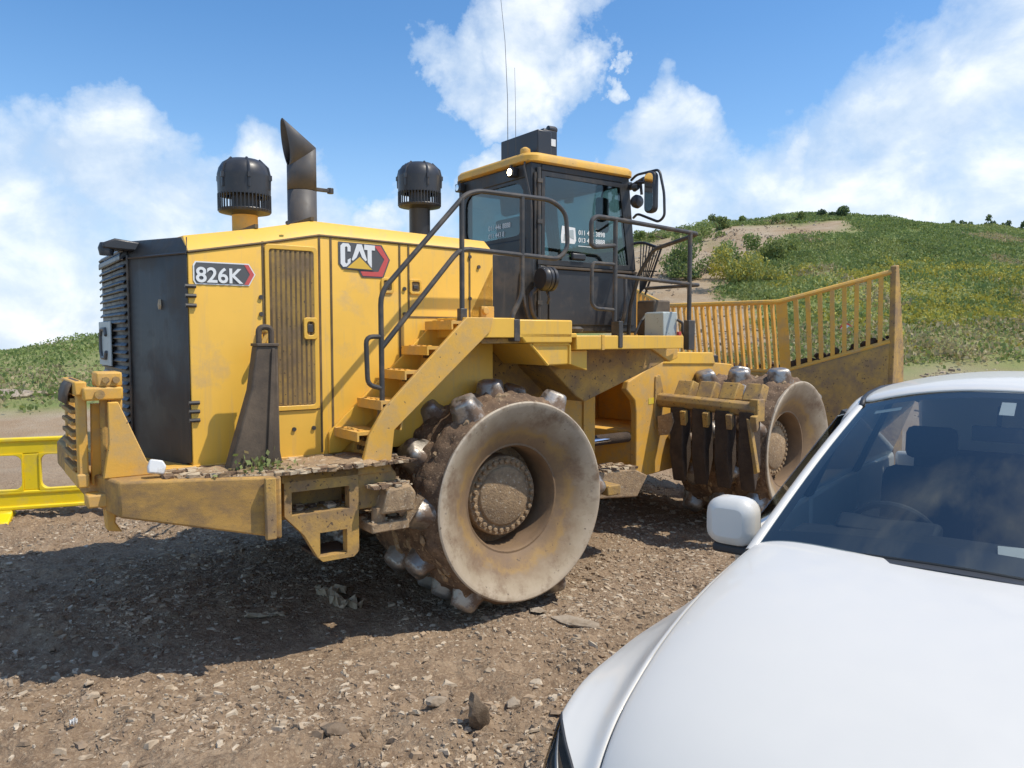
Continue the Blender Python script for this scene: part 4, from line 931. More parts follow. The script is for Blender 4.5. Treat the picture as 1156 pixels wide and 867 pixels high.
b.tube([blade_pt(u,2) for u in us],.034,8); b.tube([blade_pt(u,1.0) for u in us],.035,8)
rk=b.build('rack_rail','yellow_dusty',bl,smooth=True)
def slat(u):
    p0=np.array(blade_pt(u,1.0)); p1=np.array(blade_pt(u,1.99)); q=np.array(blade_pt(u+.04,1.0))-np.array(blade_pt(u-.04,1.0)); q=q/np.linalg.norm(q)
    nrm=np.array((q[1],-q[0],0)); nrm=nrm/np.linalg.norm(nrm); nrm=nrm*(1 if nrm[0]>0 else -1)
    b=B(FT); vs=[]; hw_,de_=(.0185,.045) if abs(u)<.9 else (.029,.11)
    for p in (p0,p1):
        for a_,c_ in ((-hw_,-.02),(hw_,-.02),(hw_,de_),(-hw_,de_)): vs.append(tuple(p+q*a_+nrm*c_))
    b.add(vs,[(0,1,2,3),(7,6,5,4),(0,4,5,1),(1,5,6,2),(2,6,7,3),(3,7,4,0)])
    b.build('slat','yellow_dusty',bl,bevel=.004)
for k in range(17): slat(-.80+.10*k)
for k in range(8):
    for s in (1,-1): slat(s*(1.10+.143*k))
for s in (1,-1):
    p0=blade_pt(s*.86,1.0);p1=blade_pt(s*1.0,1.0);p2=blade_pt(s*1.0,2.0);p3=blade_pt(s*.86,2.0)
    b=B(FT); b.add([p0,p1,p2,p3],[(0,1,2,3)]); b.build('rack_plate','yellow_dusty',bl,solid=.03)
    # end plate, thick edge towards the machine
    e0=np.array(blade_pt(s*2.21,0)); e1=np.array(blade_pt(s*2.21,.55)); e2=np.array(blade_pt(s*2.21,1)); e3=np.array(blade_pt(s*2.21,2.08))
    prof=[e3+(-.02,0,0),e3+(.09,0,.02),e2+(.34,0,-.1),e1+(.42,0,0),e0+(.30,0,0),e0,e1+(-.02,0,0),e2+(-.02,0,0)]
    b=B(FT); n=len(prof); b.add([tuple(p) for p in prof]+[tuple(p+(0,-s*.075,0)) for p in prof],[tuple(range(n)),tuple(range(2*n-1,n-1,-1))]+[(i,i+n,(i+1)%n+n,(i+1)%n) for i in range(n)])
    b.build('end_plate','yellow_mud_shade',bl,bevel=.01)
    fp('push_arm','yellow_mud_shade',lambda b: b.add([(2.4,s*.95,.75),(2.4,s*1.15,.75),(2.4,s*1.15,1.05),(2.4,s*.95,1.05),(BX,s*.75,.70),(BX,s*.95,.70),(BX,s*.95,1.0),(BX,s*.75,1.0)],[(0,1,2,3),(4,5,6,7),(0,1,5,4),(1,2,6,5),(2,3,7,6),(3,0,4,7)]),bevel=.01)
    fp('lift_cylinder','black_metal',lambda b: b.tube([(2.2,s*.45,2.0),(BX-.02,s*.45,1.2)],.07,12),smooth=True)
b=B(FT)
g=np.random.default_rng(77)
for k in range(150):
    u=g.uniform(-2.15,2.15); p=np.array(blade_pt(u,1.0)); s_=g.uniform(.02,.07)
    p=p+(g.uniform(.03,.14),0,g.uniform(-.02,.10)); b.lathe([(0,-s_),(s_*.9,-s_*.4),(s_,.3*s_),(s_*.5,s_*.9),(0,s_)],tuple(p),'z',6,False)
b.build('caught_dirt','darkmud',bl,smooth=True)['kind']='stuff'
# ---- litter on the machine

bpy.context.view_layer.update()
def LW(p): return Matrix.Translation(LC.location)@Matrix.Rotation(R(36),4,'Z')@Vector(p)
p=LW((-2.66,-1.46,1.40)); b=B(); b.prism([(-.05,.0),(.045,-.005),(.055,.05),(.03,.085),(-.045,.09),(-.055,.04)],-.03,.03); o=b.build('crushed_packet','rust_white',None,bevel=.01); o.location=p; o.rotation_euler=(R(-12),R(8),R(30))
tag(o,'small crushed white packet lying on the rear corner of the yellow counterweight','litter')
wd=thing('weed','small green weed sprouting from the dirt at the foot of the brown lifting post','weed',LW((-2.06,-1.68,1.385)),R(36))
g=np.random.default_rng(61); C3=np.stack([g.normal(0,.11,110),g.normal(0,.035,110),np.abs(g.normal(.03,.035,110))],1)
me_=leaves_mesh('foliage',C3,g.uniform(.025,.05,110),g.choice([0,1,2,4],110),62); o=bpy.data.objects.new('foliage',me_); COL.objects.link(o); o.parent=wd
# ================================================================== WHITE CAR
CAR=thing('car','white car facing the camera with a dark windscreen, right hand drive','car',(1.604,2.698,0),0)
ang=R(90-(180+38)); CAR.rotation_euler=(0,0,ang)     # forward axis x, left axis y
def herm(x,xs,ys):
    xs=np.asarray(xs,float); ys=np.asarray(ys,float); m=np.gradient(ys,xs)
    x=min(max(x,xs[0]),xs[-1]); i=int(min(max(np.searchsorted(xs,x)-1,0),len(xs)-2)); h=xs[i+1]-xs[i]; t=(x-xs[i])/h
    return float((2*t**3-3*t**2+1)*ys[i]+(t**3-2*t**2+t)*h*m[i]+(-2*t**3+3*t**2)*ys[i+1]+(t**3-t**2)*h*m[i+1])
def lerp_tab(x,t): return herm(x,[a for a,_ in t],[b for _,b in t])
ZE=[(-.3,1.43),(0.0,1.425),(.2,1.417),(.55,1.385),(.75,1.348),(1.05,1.25),(1.25,1.155),(1.36,1.075),(1.42,1.01)]   # bonnet edge height
YE=[(-.3,.76),(0,.745),(.3,.73),(.75,.718),(1.05,.710),(1.25,.695),(1.42,.665)]
ZF=[(-.3,1.20),(.2,1.175),(.76,1.16),(1.1,1.130),(1.22,1.10),(1.36,1.035),(1.45,.97),(1.52,.90)]     # fender crest
YF=[(-.3,.955),(.2,.955),(.76,.955),(1.1,.93),(1.22,.905),(1.36,.86),(1.45,.80),(1.52,.72)]
rows=[]
for x in (-.10,.02,.2,.4,.6,.8,.95,1.08,1.18,1.27,1.34,1.40,1.42):
    ze=lerp_tab(x,ZE); ye=lerp_tab(x,YE); row=[]
    for k in range(-8,9):
        v=k/8; cr=.042*(1-abs(v)**4.5)*(1-.35*max(0,x-.9)); xx=x+.10*(1-v*v)*(max(0,x)/1.42)+ (.06*(1-v*v) if x<.1 else 0)*(1-x/.1 if x>0 else 1)
        row.append((xx,ye*v,ze+cr-.006*(abs(v)>.99)))
    rows.append(row)
rows.append([(p[0]-.03,p[1],p[2]-.05) for p in rows[-1]])
b=B(); b.grid(rows); bonnet=b.build('bonnet','car',CAR,smooth=True,sub=2,solid=.012)
def fen(x,s):
    ze=lerp_tab(x,ZE);ye=lerp_tab(x,YE)+.006;zf=lerp_tab(x,ZF);yf=lerp_tab(x,YF)
    return [(x,s*ye,ze-.05),(x,s*(ye+.004),ze-.018),(x,s*(ye+(yf-ye)*.30),zf+(ze-zf)*.60-.02),(x,s*(ye+(yf-ye)*.68),zf+(ze-zf)*.22),(x,s*(yf-.02),zf+.012),(x,s*yf,zf-.008),(x,s*(yf+.022),zf-.09),(x,s*(yf+.03),zf-.22),(x,s*(yf+.02),zf-.42),(x,s*(yf-.01),.55)]
def fenq(x,q,s,d=0):
    """point on the fender skin at profile position q, pushed out by d"""
    P=np.array(fen(x,s)); k=np.arange(len(P))
    f=lambda q_: np.array([herm(q_,k,P[:,c]) for c in range(3)])
    p=f(q)
    if d==0: return tuple(p)
    t=f(min(q+.2,9))-f(max(q-.2,0)); n=np.cross((1,0,0),t)*-s
    if n[1]*s+n[2]<0: n=-n
    n=n/(np.linalg.norm(n)+1e-9)+np.array((.5,0,0)); return tuple(p+n/np.linalg.norm(n)*d)
for s in (1,-1):
    qi=lambda x: herm(x,[1.185,1.27,1.36,1.45,1.5],[4.8,3.3,2.2,1.5,1.2]); qo=lambda x: herm(x,[1.185,1.22,1.30,1.5],[4.8,6.2,7.1,7.5])
    HX=list(np.linspace(1.185,1.50,26)); b=B(); XX_=list(np.linspace(-.35,1.185,40))[:-1]+HX
    b.grid([[fenq(x,q,s) for q in np.linspace(0,4.8 if x<=1.185 else qi(x),30)] for x in XX_]); b.grid([[fenq(x,q,s) for q in np.linspace(4.8 if x<=1.185 else qo(x),9,30)] for x in XX_])
    b.build('fender','car',CAR,smooth=True,solid=.006,angle=60,merge=True)
    def lampgrid(d,n=9): return [[fenq(x,qi(x)+(qo(x)-qi(x))*v,s,d) for v in np.linspace(0.02,.98,n)] for x in HX]
    b=B(); b.grid(lampgrid(-.018)); hl=b.build('headlight','brown_steel',CAR,smooth=True)
    b=B(); b.grid(lampgrid(-.003,14)); b.build('lens','lens',hl,smooth=True)
    for a_,c_ in ((5,11),(14,20)):
        b=B(); b.grid([[fenq(x,qi(x)+(qo(x)-qi(x))*v,s,-.010) for v in np.linspace(.38,.72,6)] for x in HX[a_:c_]]); b.build('reflector','wheel_rim',hl,smooth=True)
    b=B(); b.grid([[fenq(x,qi(x)+(qo(x)-qi(x))*v,s,-.008) for v in (.16,.22)] for x in HX[3:]]); b.build('lamp_bezel','wheel_rim',hl,smooth=True,solid=.004)
    b=B(); b.tube([fenq(x,qi(x),s,.0) for x in HX],.006,6); b.build('lamp_trim','seal',hl,smooth=True)
    b=B(); b.tube([fenq(x,qo(x),s,.0) for x in HX],.005,6); b.build('lamp_trim','seal',hl,smooth=True)
    # door mirror
    b=B(); b.prism(rrect(s*.955-.115,s*.955+.115,1.325,1.545,.075,5),-.35,-.20,'x'); mi=b.build('side_mirror','car',CAR,bevel=.045,smooth=True,angle=80)
    b=B(); b.prism(rrect(s*.955-.10,s*.955+.10,1.34,1.53,.06,5),-.356,-.352,'x'); b.build('mirror_glass','chrome',mi)
    b=B(); b.box(-.33,-.23,min(s*.80,s*1.04),max(s*.80,s*1.04),1.285,1.33); b.build('mirror_foot','seal',mi,bevel=.015)
# windscreen, roof, pillars
def ws(v,t):
    """v -1..1 across, t 0 base .. 1 top"""
    yb=.735; yt=.60; y=v*(yb+(yt-yb)*t)
    x=(.015+.085*(1-v*v))*(1-t)+(-1.09+.0+.06*(1-v*v))*t-.0; z=1.425+.06*(1-v*v)*(1-t)+ (1.935-1.425)*t+.095*(1-v*v)*t+.022*math.sin(t*math.pi)
    return (x,y,z)
V=np.linspace(-1,1,17); TT=np.linspace(0,1,9)
b=B(); b.grid([[ws(v*.985,t) for v in V] for t in TT]); wsn=b.build('windscreen','car_glass',CAR,smooth=True)
# black band printed round the glass
def band(f): 
    b=B(); f(b); return b
b=B(); b.grid([[tuple(np.array(ws(v*.985,t))+(0,0,-.006)) for v in V] for t in (0,.04,.08)]); b.grid([[tuple(np.array(ws(v*.985,t))+(0,0,-.006)) for v in V] for t in (.955,.98,1)])
for s in (1,-1): b.grid([[tuple(np.array(ws(s*v,t))+(0,0,-.006)) for v in (.93,.96,.985)] for t in TT])
b.build('glass_border','seal',wsn,smooth=True)
b=B(); b.grid([[(p[0]+.05-k*.05,p[1],p[2]-.012+.004*k) for p in [ws(v,0) for v in V]] for k in (0,1,2)]); b.build('cowl','seal',CAR,smooth=True)
for s in (1,-1):
    b=B(); b.grid([[tuple(np.array(ws(s*.985,t))+np.array(d)) for t in np.linspace(-.04,1,12)] for d in ((0,0,-.004),(.004,s*.012,.010),(-.012,s*.045,.004),(-.05,s*.065,-.04),(-.07,s*.02,-.06))]); b.build('pillar','car',CAR,smooth=True,sub=1)
rows=[]
for x,dz,yw in ((-1.085,0,.60),(-1.16,.018,.615),(-1.35,.035,.63),(-1.7,.05,.64),(-2.2,.045,.64),(-2.9,.01,.63),(-3.15,-.05,.61)):
    rows.append([(x+.06*(1-v*v)*(1 if x>-1.5 else 0),yw*v,1.938+dz+.092*(1-abs(v)**2.2)) for v in V])
b=B(); b.grid(rows); b.build('roof','car',CAR,smooth=True,sub=1,solid=.02)
for s in (1,-1):
    rows=[]
    for x,dz,yw in ((-1.06,-.012,.603),(-1.16,.012,.618),(-1.35,.03,.633),(-1.7,.045,.643),(-2.2,.04,.643),(-2.9,.005,.633),(-3.15,-.055,.613)):
        rows.append([(x,s*(yw-.012),1.938+dz+.004),(x,s*(yw+.012),1.938+dz+.008)])
    b=B(); b.grid(rows); b.build('roof_channel','seal',CAR,smooth=True,solid=.012)
    rows=[[(x,s*(yw+.008),1.936+dz),(x,s*(yw+.05),1.925+dz),(x,s*(yw+.085),1.87+dz),(x,s*(yw+.09),1.84+dz)] for x,dz,yw in ((-1.0,-.035,.605),(-1.16,.012,.618),(-1.35,.03,.633),(-1.7,.045,.643),(-2.2,.04,.643),(-2.9,.005,.633),(-3.15,-.055,.613))]
    b=B(); b.grid(rows); b.build('roof_side_rail','car',CAR,smooth=True,sub=1,solid=.01)
    # body side, doors and side glass
    y0,y1=sorted((s*.90,s*.97)); b=B(); b.prism([(-.32,.50),(-.32,1.32),(-.30,1.36),(-1.25,1.40),(-1.25,.50)],y0,y1); d1=b.build('door','car',CAR,bevel=.03)
    b=B(); b.prism([(-1.27,.50),(-1.27,1.40),(-2.25,1.42),(-2.25,.50)],y0,y1); d2=b.build('door','car',CAR,bevel=.03)
    for d_,xx in ((d1,-1.1),(d2,-2.1)):
        b=B(); b.tube([(xx-.09,s*.985,1.20),(xx-.06,s*1.0,1.21),(xx+.06,s*1.0,1.21),(xx+.09,s*.985,1.20)],.014,8); b.build('handle','car',d_,smooth=True)
    def sg(x0,x1,xt0,xt1,par):
        b=B(); b.add([(x0,s*.915,1.40),(x1,s*.915,1.40),(xt1,s*.715,1.87),(xt0,s*.715,1.87)],[(0,1,2,3)]); b.build('window','car_glass',par,solid=.005)
    sg(-.42,-1.22,-1.05,-1.22,d1); sg(-1.30,-2.2,-1.30,-2.2,d2)
    b=B(); b.add([(-1.21,s*.92,1.40),(-1.31,s*.92,1.40),(-1.31,s*.72,1.88),(-1.21,s*.72,1.88)],[(0,1,2,3)]); b.build('door_pillar','seal',CAR,solid=.04); b=B(); b.add([(-2.2,s*.92,1.40),(-2.32,s*.92,1.40),(-2.32,s*.72,1.88),(-2.2,s*.72,1.88)],[(0,1,2,3)]); b.build('door_pillar','seal',CAR,solid=.04)
    b=B(); b.prism([(-2.26,.55),(-2.26,1.43),(-3.35,1.40),(-3.40,.9),(-3.38,.55)],y0,y1); b.build('quarter_panel','car',CAR,bevel=.05)
    b=B(); b.add([(-2.32,s*.915,1.41),(-3.2,s*.90,1.40),(-3.05,s*.70,1.87),(-2.32,s*.715,1.87)],[(0,1,2,3)]); b.build('rear_side_window','car_glass',CAR,solid=.005)
    b=B(); b.box(-2.2,.2,min(s*.85,s*.97),max(s*.85,s*.97),.38,.50); b.build('sill','seal',CAR,bevel=.03)
b=B(); b.box(-3.40,-3.34,-.9,.9,.55,1.40); b.prism([(-3.36,1.40),(-3.30,1.40),(-3.12,1.90),(-3.17,1.90)],-.72,.72); b.build('tailgate','car',CAR,bevel=.03)
b=B(); rows=[]
for z,dx in ((.90,0),(.80,.07),(.66,.10),(.50,.08),(.42,.0)):
    rows.append([(1.46+dx+.10*(1-(k/8)**2)-.30*max(0,abs(k/8)-.72)**1.0*1.5,.96*k/8,z+.02*(1-(k/8)**2)) for k in range(-8,9)])
b.grid(rows); b.build('bumper','car',CAR,smooth=True,sub=1,solid=.03)
b=B(); b.prism(rrect(-.48,.48,.74,.90,.04),1.58,1.60,'x')
for k in range(5): b.box(1.60,1.615,-.46,.46,.76+k*.028,.768+k*.028)
b.build('radiator_grille','seal',CAR)
# floor pan, interior
b=B(); b.box(-3.3,1.35,-.88,.88,.42,.55); b.box(-.1,1.2,-.6,.6,.55,.95); b.build('underbody','seal',CAR)
b=B(); rows=[[( -.02-.62*t+.06*(1-v*v)*(1-t),.72*v,1.405+.03*(1-v*v)-(.0 if t<.9 else .05)) for v in V] for t in (0,.3,.6,.85,1)]; rows.append([(-.70,.72*v,1.15) for v in V]); b.grid(rows); db=b.build('dashboard','interior',CAR,smooth=True)
b=B(); b.prism([(-.50,1.42),(-.62,1.47),(-.70,1.44),(-.66,1.38)],-.58,-.16); b.build('instrument_hood','interior',db,bevel=.02)
b=B(); b.tube([(-.72+.10*math.sin(a)*.9,-.37+.185*math.cos(a),1.36+.165*math.sin(a)) for a in np.linspace(0,2*math.pi,33)],.015,8); b.box(-.76,-.70,-.45,-.29,1.29,1.41); b.tube([(-.72,-.37,1.35),(-.5,-.37,1.25)],.03,8); b.build('steering_wheel','seal',CAR,smooth=True)
for s in (1,-1):
    b=B(); b.box(-1.45,-.95,s*.38-.25,s*.38+.25,.75,.92); b.prism([(-1.62,.9),(-1.45,.9),(-1.60,1.55),(-1.74,1.55)],s*.38-.24,s*.38+.24); se=b.build('seat','seat',CAR,bevel=.06)
    b=B(); b.prism([(-1.70,1.60),(-1.62,1.60),(-1.64,1.78),(-1.72,1.78)],s*.38-.13,s*.38+.13); b.build('headrest','seat',se,bevel=.04)
b=B(); b.prism([(-2.55,.85),(-2.35,.85),(-2.50,1.55),(-2.62,1.55)],-.62,.62); b.box(-2.4,-1.95,-.62,.62,.7,.88); b.build('rear_bench','seat',CAR,bevel=.05)
b=B(); b.box(-1.0,-.985,-.105,.105,1.80,1.87); b.tube([(-1.0,0,1.87),(-1.04,0,1.96)],.012,6); b.build('rear_view_mirror','seal',CAR,bevel=.01)
b=B(); b.grid([[tuple(np.array(ws(v,t))+(-.012,0,-.012)) for v in (.02,.11)] for t in (.83,.93)]); b.build('windscreen_sticker','white',wsn,solid=.001)
b=B(); b.grid([[tuple(np.array(ws(v,t))+(-.02,0,-.02)) for v in (-.86,-.66)] for t in (.905,.935)]); b.build('sticker_strip','grey_box',wsn,solid=.001)
for s in (1,):
    for y0 in (-.42,.28):
        b=B(); b.tube([(.05,y0-.0,1.428),(.045,y0+.25,1.448),(.03,y0+.52,1.438)],.010,6); b.box(.03,.07,y0-.03,y0+.03,1.41,1.435); b.build('wiper','seal',CAR,smooth=True)
WP=B(); WP.lathe([(.23,-.11),(.34,-.115),(.375,-.08),(.38,0),(.375,.08),(.34,.115),(.23,.11)],(0,0,0),'y',40,False); wp=WP.build('wheel','tyre',CAR,smooth=True)
q=B(); q.lathe([(.235,-.08),(.22,-.09),(.20,-.04),(.07,-.06),(0,-.065)],(0,0,0),'y',30,False); q.lathe([(.235,.08),(.22,.09),(.20,.04),(.07,.06),(0,.065)],(0,0,0),'y',30,False)
q.build('rim','wheel_rim',wp,smooth=True)
wp.location=(.72,-.83,.38)
for x,y in ((.72,.83),(-2.35,-.83),(-2.35,.83)): c=copy_tree(wp,CAR); c.location=(x,y,.38)
pm=Matrix.Translation(CAR.location)@Matrix.Rotation(ang,4,'Z')
b=B(); b.add([(-.16,.02,0),(.16,-.06,.0),(.20,.22,.012),(-.10,.26,.006)],[(0,1,2,3)]); o=b.build('paper_sheet','white',None,solid=.002)
o.location=pm@Vector((-.30,.10,1.447)); o.rotation_euler=(0,0,ang+R(20)); tag(o,'white sheet of paper lying on the dashboard of the white car','paper')
# ================================================================== BARRIER
bar=thing('plastic_barrier','bright yellow plastic barrier with large rounded openings beside the compactor','barrier',(-5.93,9.45,0),R(20))
WL,WR,H0,H1=-1.42,.90,.16,1.02
loops=[(-1.31,-.80),(-.62,-.11),(.07,.58)]
b=B(); b.box(WL,WR,-.03,.03,.84,H1); b.box(WL,WR,-.03,.03,H0,.385)
edges=[WL]+[e for l in loops for e in l]+[WR]
for i in range(0,len(edges),2): b.box(edges[i],edges[i+1],-.028,.028,.385,.84)
pan=b.build('panel','barrier',bar,bevel=.012)
for x0,x1 in loops:
    b=B(); b.frame(rrect(x0-.005,x1+.005,.38,.845,.004),rrect(x0+.012,x1-.012,.40,.825,.085),-.045,.045)
    b.build('opening_rim','barrier',pan,bevel=.006)
for bx in ((-.05,.05,H1-.03,H1+.02),(-.06,.06,.15,.20),(-.045,.045,.34,.385)): B().box(WL,WR,*bx).build('edge_rib','barrier',pan,bevel=.014)
for x in (-1.2,-.33):
    b=B(); b.prism([(-.28,.0),(.28,.0),(.26,.05),(.07,.12),(.05,.17),(-.05,.17),(-.07,.12),(-.26,.05)],x-.10,x+.10,'x'); b.build('foot','barrier',bar,bevel=.015)
# ================================================================== LOOSE THINGS
def lump(name,label,cat,x,y,dims,rot,mat,seed,group=None,dz=0,sub=1):
    import bmesh
    me=bpy.data.meshes.new(name); bm=bmesh.new(); bmesh.ops.create_icosphere(bm,subdivisions=3,radius=1); g=random.Random(seed)
    ph=[g.uniform(0,6) for _ in range(9)]
    pl=[(Vector((g.uniform(-1,1),g.uniform(-1,1),g.uniform(-1,1))).normalized(),g.uniform(.45,.8)) for _ in range(9)]
    for v in bm.verts:
        p=v.co.copy()
        for n_,d_ in pl:
            k=p.dot(n_)
            if k>d_: p-=n_*(k-d_)
        p*=1+.07*math.sin(5*p.x+ph[0])*math.sin(6*p.y+ph[1])+.05*math.sin(13*p.z+ph[2]+5*p.x)
        v.co=Vector((p.x*dims[0],p.y*dims[1],p.z*dims[2]))
    bm.to_mesh(me); bm.free(); me.polygons.foreach_set('use_smooth',[True]*len(me.polygons)); me.set_sharp_from_angle(angle=R(28)); me.materials.append(M[mat])
    o=bpy.data.objects.new(name,me); COL.objects.link(o); o.location=(x,y,float(height(x,y))+dz); o.rotation_euler=rot
    return tag(o,label,cat,group)
lump('rock','tall dark broken clod standing upright in the dirt near the white car',  'rock',-.20,4.28,(.075,.06,.16),(.15,-.2,.5),'clod',3,dz=.06)
lump('rock','flat pale slab lying on the dirt in front of the rear wheel','rock',.50,6.02,(.24,.09,.028),(.05,.04,-.5),'stone',4,dz=.03)
lump('rock','thin pale flake beside the flat slab near the rear wheel','rock',.20,6.18,(.10,.06,.02),(.0,.06,.3),'stone',5,dz=.03)
lump('rock','pale rounded stone left of the upright dark clod','rock',-.46,4.55,(.07,.05,.04),(0,0,.4),'stone',6,dz=.02)
lump('rock','pale grey stone just behind the upright dark clod','rock',.02,4.62,(.055,.05,.045),(0,0,.9),'stone',8,dz=.02)
lump('rock','large flat brown stone at the bottom edge of the lane','rock',-1.02,4.22,(.10,.08,.035),(0,.1,.2),'clod',9,dz=.01)
def sheet(name,label,cat,x,y,pts,mat,seed,dz=.03,amp=.03,rot=0):
    g=np.random.default_rng(seed); b=B(); rows=[]
    n=9; a,bb=pts
    for i in range(n):
        rows.append([((i/(n-1)-.5)*a+g.normal(0,a*.03),(j/(n-1)-.5)*bb*(1-.5*abs(i/(n-1)-.5))+g.normal(0,bb*.04),g.normal(0,amp)+amp*math.sin(i*1.3+j)) for j in range(n)])
    b.grid(rows); o=b.build(name,mat,None,smooth=True,solid=.003,angle=40); o.location=(x,y,float(height(x,y))+dz); o.rotation_euler=(0,0,rot)
    return tag(o,label,cat)
sheet('crumpled_sack','crumpled pale cardboard scrap in the shadow under the counterweight','litter',-1.58,6.62,(.26,.14),'litter_tan',1,.05,.025,.2)
sheet('crumpled_sack','crumpled brown sack half buried at the edge of the shadow','litter',-1.40,6.36,(.26,.12),'litter_tan',2,.04,.025,-.3)
sheet('plastic_strip','long flat pale strip lying along the edge of the machine shadow','litter',-2.02,6.18,(.34,.07),'litter_tan',3,.025,.008,.12)
sheet('plastic_scrap','small white plastic scrap on the dirt at the lower left','litter',-2.55,4.34,(.04,.03),'rust_white',4,.03,.01,.5)
# far things
lump('rubble_heap','long pale heap of rubble on the slope beyond the barrier','rubble',-13.3,21.0,(1.3,.5,.2),(0,0,.2),'stone',12,dz=.05)
sheet('plastic_bag','white plastic bag caught in the weeds left of the rear guard','litter',-9.6,18.2,(.22,.2),'rust_white',5,.15,.06,0)
sg=thing('road_sign','white round sign with a red rim half hidden behind the blade slats','sign',(11.0,25.4,float(height(11.0,25.4))),0)
b=B(); b.lathe([(.0,-.012),(.17,-.012),(.17,.012),(.0,.012)],(0,0,.28),'y',28,False); b.build('sign_face','white',sg)
b=B(); b.lathe([(.16,-.018),(.21,-.018),(.21,.014),(.16,.014),(.16,-.018)],(0,0,.28),'y',28,False); b.build('sign_rim','red',sg)
b=B(); b.tube([(0,.03,-.1),(0,.03,.2)],.025,8); b.build('sign_post','black_metal',sg)
# ================================================================== LIGHT AND SKY
SUN=Vector((.565,-.125,1.0)).normalized()
sl=bpy.data.lights.new('sun','SUN'); sl.energy=3.35; sl.angle=R(.53); sl.color=(1,.93,.81); so=bpy.data.objects.new('sun',sl); COL.objects.link(so)
so.rotation_euler=SUN.to_track_quat('Z','Y').to_euler(); so.location=(6,-2,12)
w=bpy.data.worlds.new('World'); sc.world=w; w.use_nodes=True; nt=w.node_tree; nt.nodes.clear()
out=nt.nodes.new('ShaderNodeOutputWorld'); bg=nt.nodes.new('ShaderNodeBackground'); nt.links.new(bg.outputs[0],out.inputs[0])
tc=nt.nodes.new('ShaderNodeTexCoord'); D=tc.outputs['Generated']
# below the horizon the hazy valley shows the colour of the lowest sky
sp=nt.nodes.new('ShaderNodeSeparateXYZ'); nt.links.new(D,sp.inputs[0]); cb=nt.nodes.new('ShaderNodeCombineXYZ')
nt.links.new(sp.outputs[0],cb.inputs[0]); nt.links.new(sp.outputs[1],cb.inputs[1]); nt.links.new(mth(nt,'MAXIMUM',sp.outputs[2],.012),cb.inputs[2])
sky=nt.nodes.new('ShaderNodeTexSky'); sky.sky_type='NISHITA'; sky.sun_disc=False
sky.sun_elevation=math.asin(SUN.z); sky.sun_rotation=math.atan2(SUN.x,SUN.y); sky.air_density=1.0; sky.dust_density=.6; sky.ozone_density=2.0; sky.altitude=300
nt.links.new(cb.outputs[0],sky.inputs[0])
# cumulus banks: fields round fixed sky directions, broken up by noise
def skydir(px,py):
    d=Vector(((px-578)/868,1,-(py-433.5)/868)); c,s=math.cos(R(3.527)),math.sin(R(3.527))
    return Vector((d.x,d.y*c+d.z*s,-d.y*s+d.z*c)).normalized()
wn=nt.nodes.new('ShaderNodeTexNoise'); wn.inputs['Scale'].default_value=5.5; wn.inputs['Detail'].default_value=9; wn.inputs['Roughness'].default_value=.6; nt.links.new(D,wn.inputs['Vector'])
wv=nt.nodes.new('ShaderNodeVectorMath'); wv.operation='SUBTRACT'; nt.links.new(wn.outputs['Color'],wv.inputs[0]); wv.inputs[1].default_value=(.5,.5,.5)
ws_=nt.nodes.new('ShaderNodeVectorMath'); ws_.operation='SCALE'; nt.links.new(wv.outputs[0],ws_.inputs[0]); ws_.inputs['Scale'].default_value=.26
wa=nt.nodes.new('ShaderNodeVectorMath'); wa.operation='ADD'; nt.links.new(D,wa.inputs[0]); nt.links.new(ws_.outputs[0],wa.inputs[1])
wd_=nt.nodes.new('ShaderNodeVectorMath'); wd_.operation='NORMALIZE'; nt.links.new(wa.outputs[0],wd_.inputs[0]); DW=wd_.outputs[0]
CL=[(125,190,50),(40,255,75),(190,245,68),(-60,350,120),(70,340,95),(215,300,75),(310,225,45),(330,260,60),(250,340,70),(585,45,58),(555,95,38),(632,25,44),(520,65,34),(635,70,30),(530,185,32),(470,240,45),(410,262,25),(740,165,44),(725,215,60),(790,235,75),(675,108,13),(662,190,12),(860,235,80),(880,175,24),(940,215,80),(1020,190,90),(1090,130,95),(1150,70,90),(1190,-20,90),(1060,230,110),(1160,220,130),(960,262,90),(1300,150,160),(-200,340,120),(730,235,45)]
acc=None
for px,py,r in CL:
    d=skydir(px,py); dt=nt.nodes.new('ShaderNodeVectorMath'); dt.operation='DOT_PRODUCT'; nt.links.new(DW,dt.inputs[0]); dt.inputs[1].default_value=d
    cr_=math.cos(math.atan(r*1.35/868))
    v=nt.nodes.new('ShaderNodeMapRange'); v.inputs['From Min'].default_value=cr_; v.inputs['From Max'].default_value=1.0; nt.links.new(dt.outputs['Value'],v.inputs['Value'])
    acc=v.outputs[0] if acc is None else mth(nt,'MAXIMUM',acc,v.outputs[0])
mp=nt.nodes.new('ShaderNodeMapping'); mp.inputs['Scale'].default_value=(1,1,1.35); nt.links.new(D,mp.inputs['Vector'])
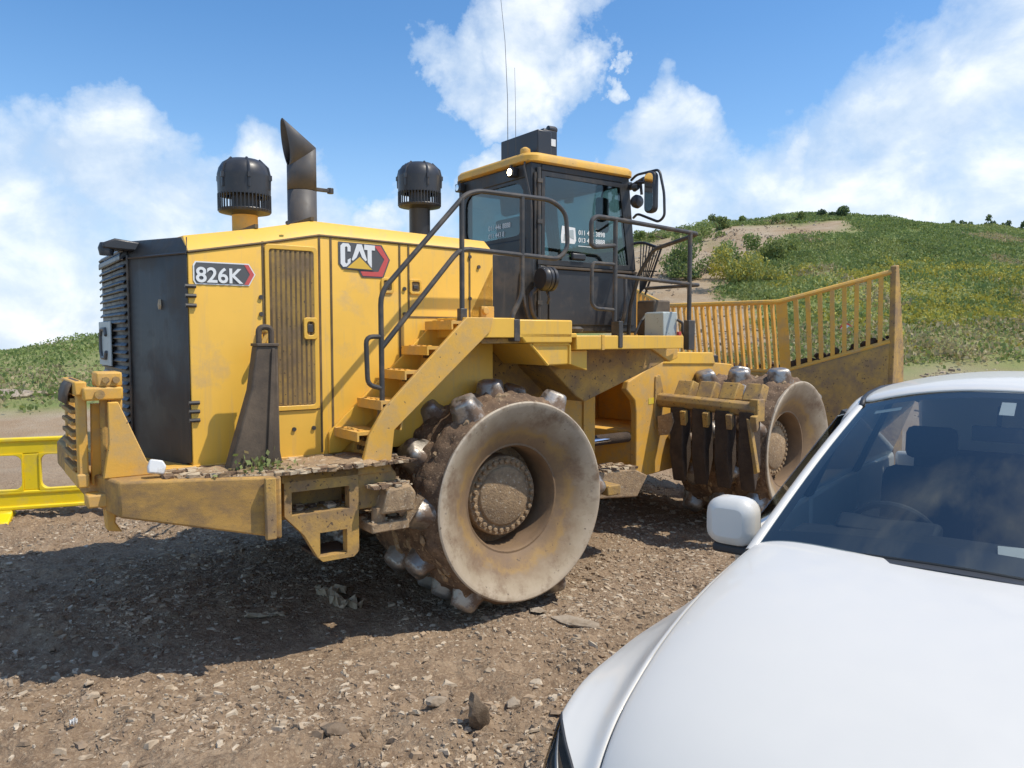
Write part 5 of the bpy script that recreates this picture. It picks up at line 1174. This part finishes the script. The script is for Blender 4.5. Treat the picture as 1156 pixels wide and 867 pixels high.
n1=nz(nt,7.5,10,.58,vec=mp.outputs[0],dist=.25); n2=nz(nt,3.0,6,.55,vec=mp.outputs[0])
fld=mth(nt,'ADD',mth(nt,'ADD',acc,mth(nt,'MULTIPLY',mth(nt,'SUBTRACT',n1,.5),1.15)),mth(nt,'MULTIPLY',mth(nt,'SUBTRACT',n2,.5),.5))
mask=ramp(nt,fld,[(.24,0),(.46,.5),(.95,.95)])
behind=ramp(nt,mth(nt,'ADD',n2,mth(nt,'MULTIPLY',n1,.3)),[(.62,0),(.78,.8)])   # scattered cloud in the rest of the sky
rear=ramp(nt,sp.outputs[1],[(.45,1),(.6,0)])
mask=mth(nt,'MAXIMUM',mask,mth(nt,'MULTIPLY',behind,rear))
sh_=nt.nodes.new('ShaderNodeVectorMath'); sh_.operation='ADD'; nt.links.new(mp.outputs[0],sh_.inputs[0]); sh_.inputs[1].default_value=(.022,-.002,.05)
n1s=nz(nt,7.5,10,.58,vec=sh_.outputs[0],dist=.25)
n3=nz(nt,5.0,8,.6,vec=mp.outputs[0]); lit_=mth(nt,'MULTIPLY',mth(nt,'SUBTRACT',n1,n1s),1.5); shade0=mth(nt,'ADD',mth(nt,'MULTIPLY',fld,.5),mth(nt,'MULTIPLY',mth(nt,'SUBTRACT',n3,.5),1.0))
shade=mth(nt,'ADD',shade0,lit_)
ccol=ramp(nt,shade,[(.10,(3.2,4.0,5.1)),(.42,(4.2,4.8,5.5)),(.80,(6.0,6.2,6.4))])
# pale haze low over the horizon
hz=ramp(nt,sp.outputs[2],[(0,.58),(.10,.30),(.25,.05),(.36,0)])
hs=nt.nodes.new('ShaderNodeHueSaturation'); hs.inputs['Saturation'].default_value=1.25; hs.inputs['Value'].default_value=1.0; nt.links.new(sky.outputs[0],hs.inputs['Color'])
skc=mix(nt,hz,hs.outputs[0],(3.4,4.4,5.9))
nt.links.new(mix(nt,mth(nt,'MULTIPLY',mask,.92),skc,ccol),bg.inputs[0]); bg.inputs[1].default_value=.15
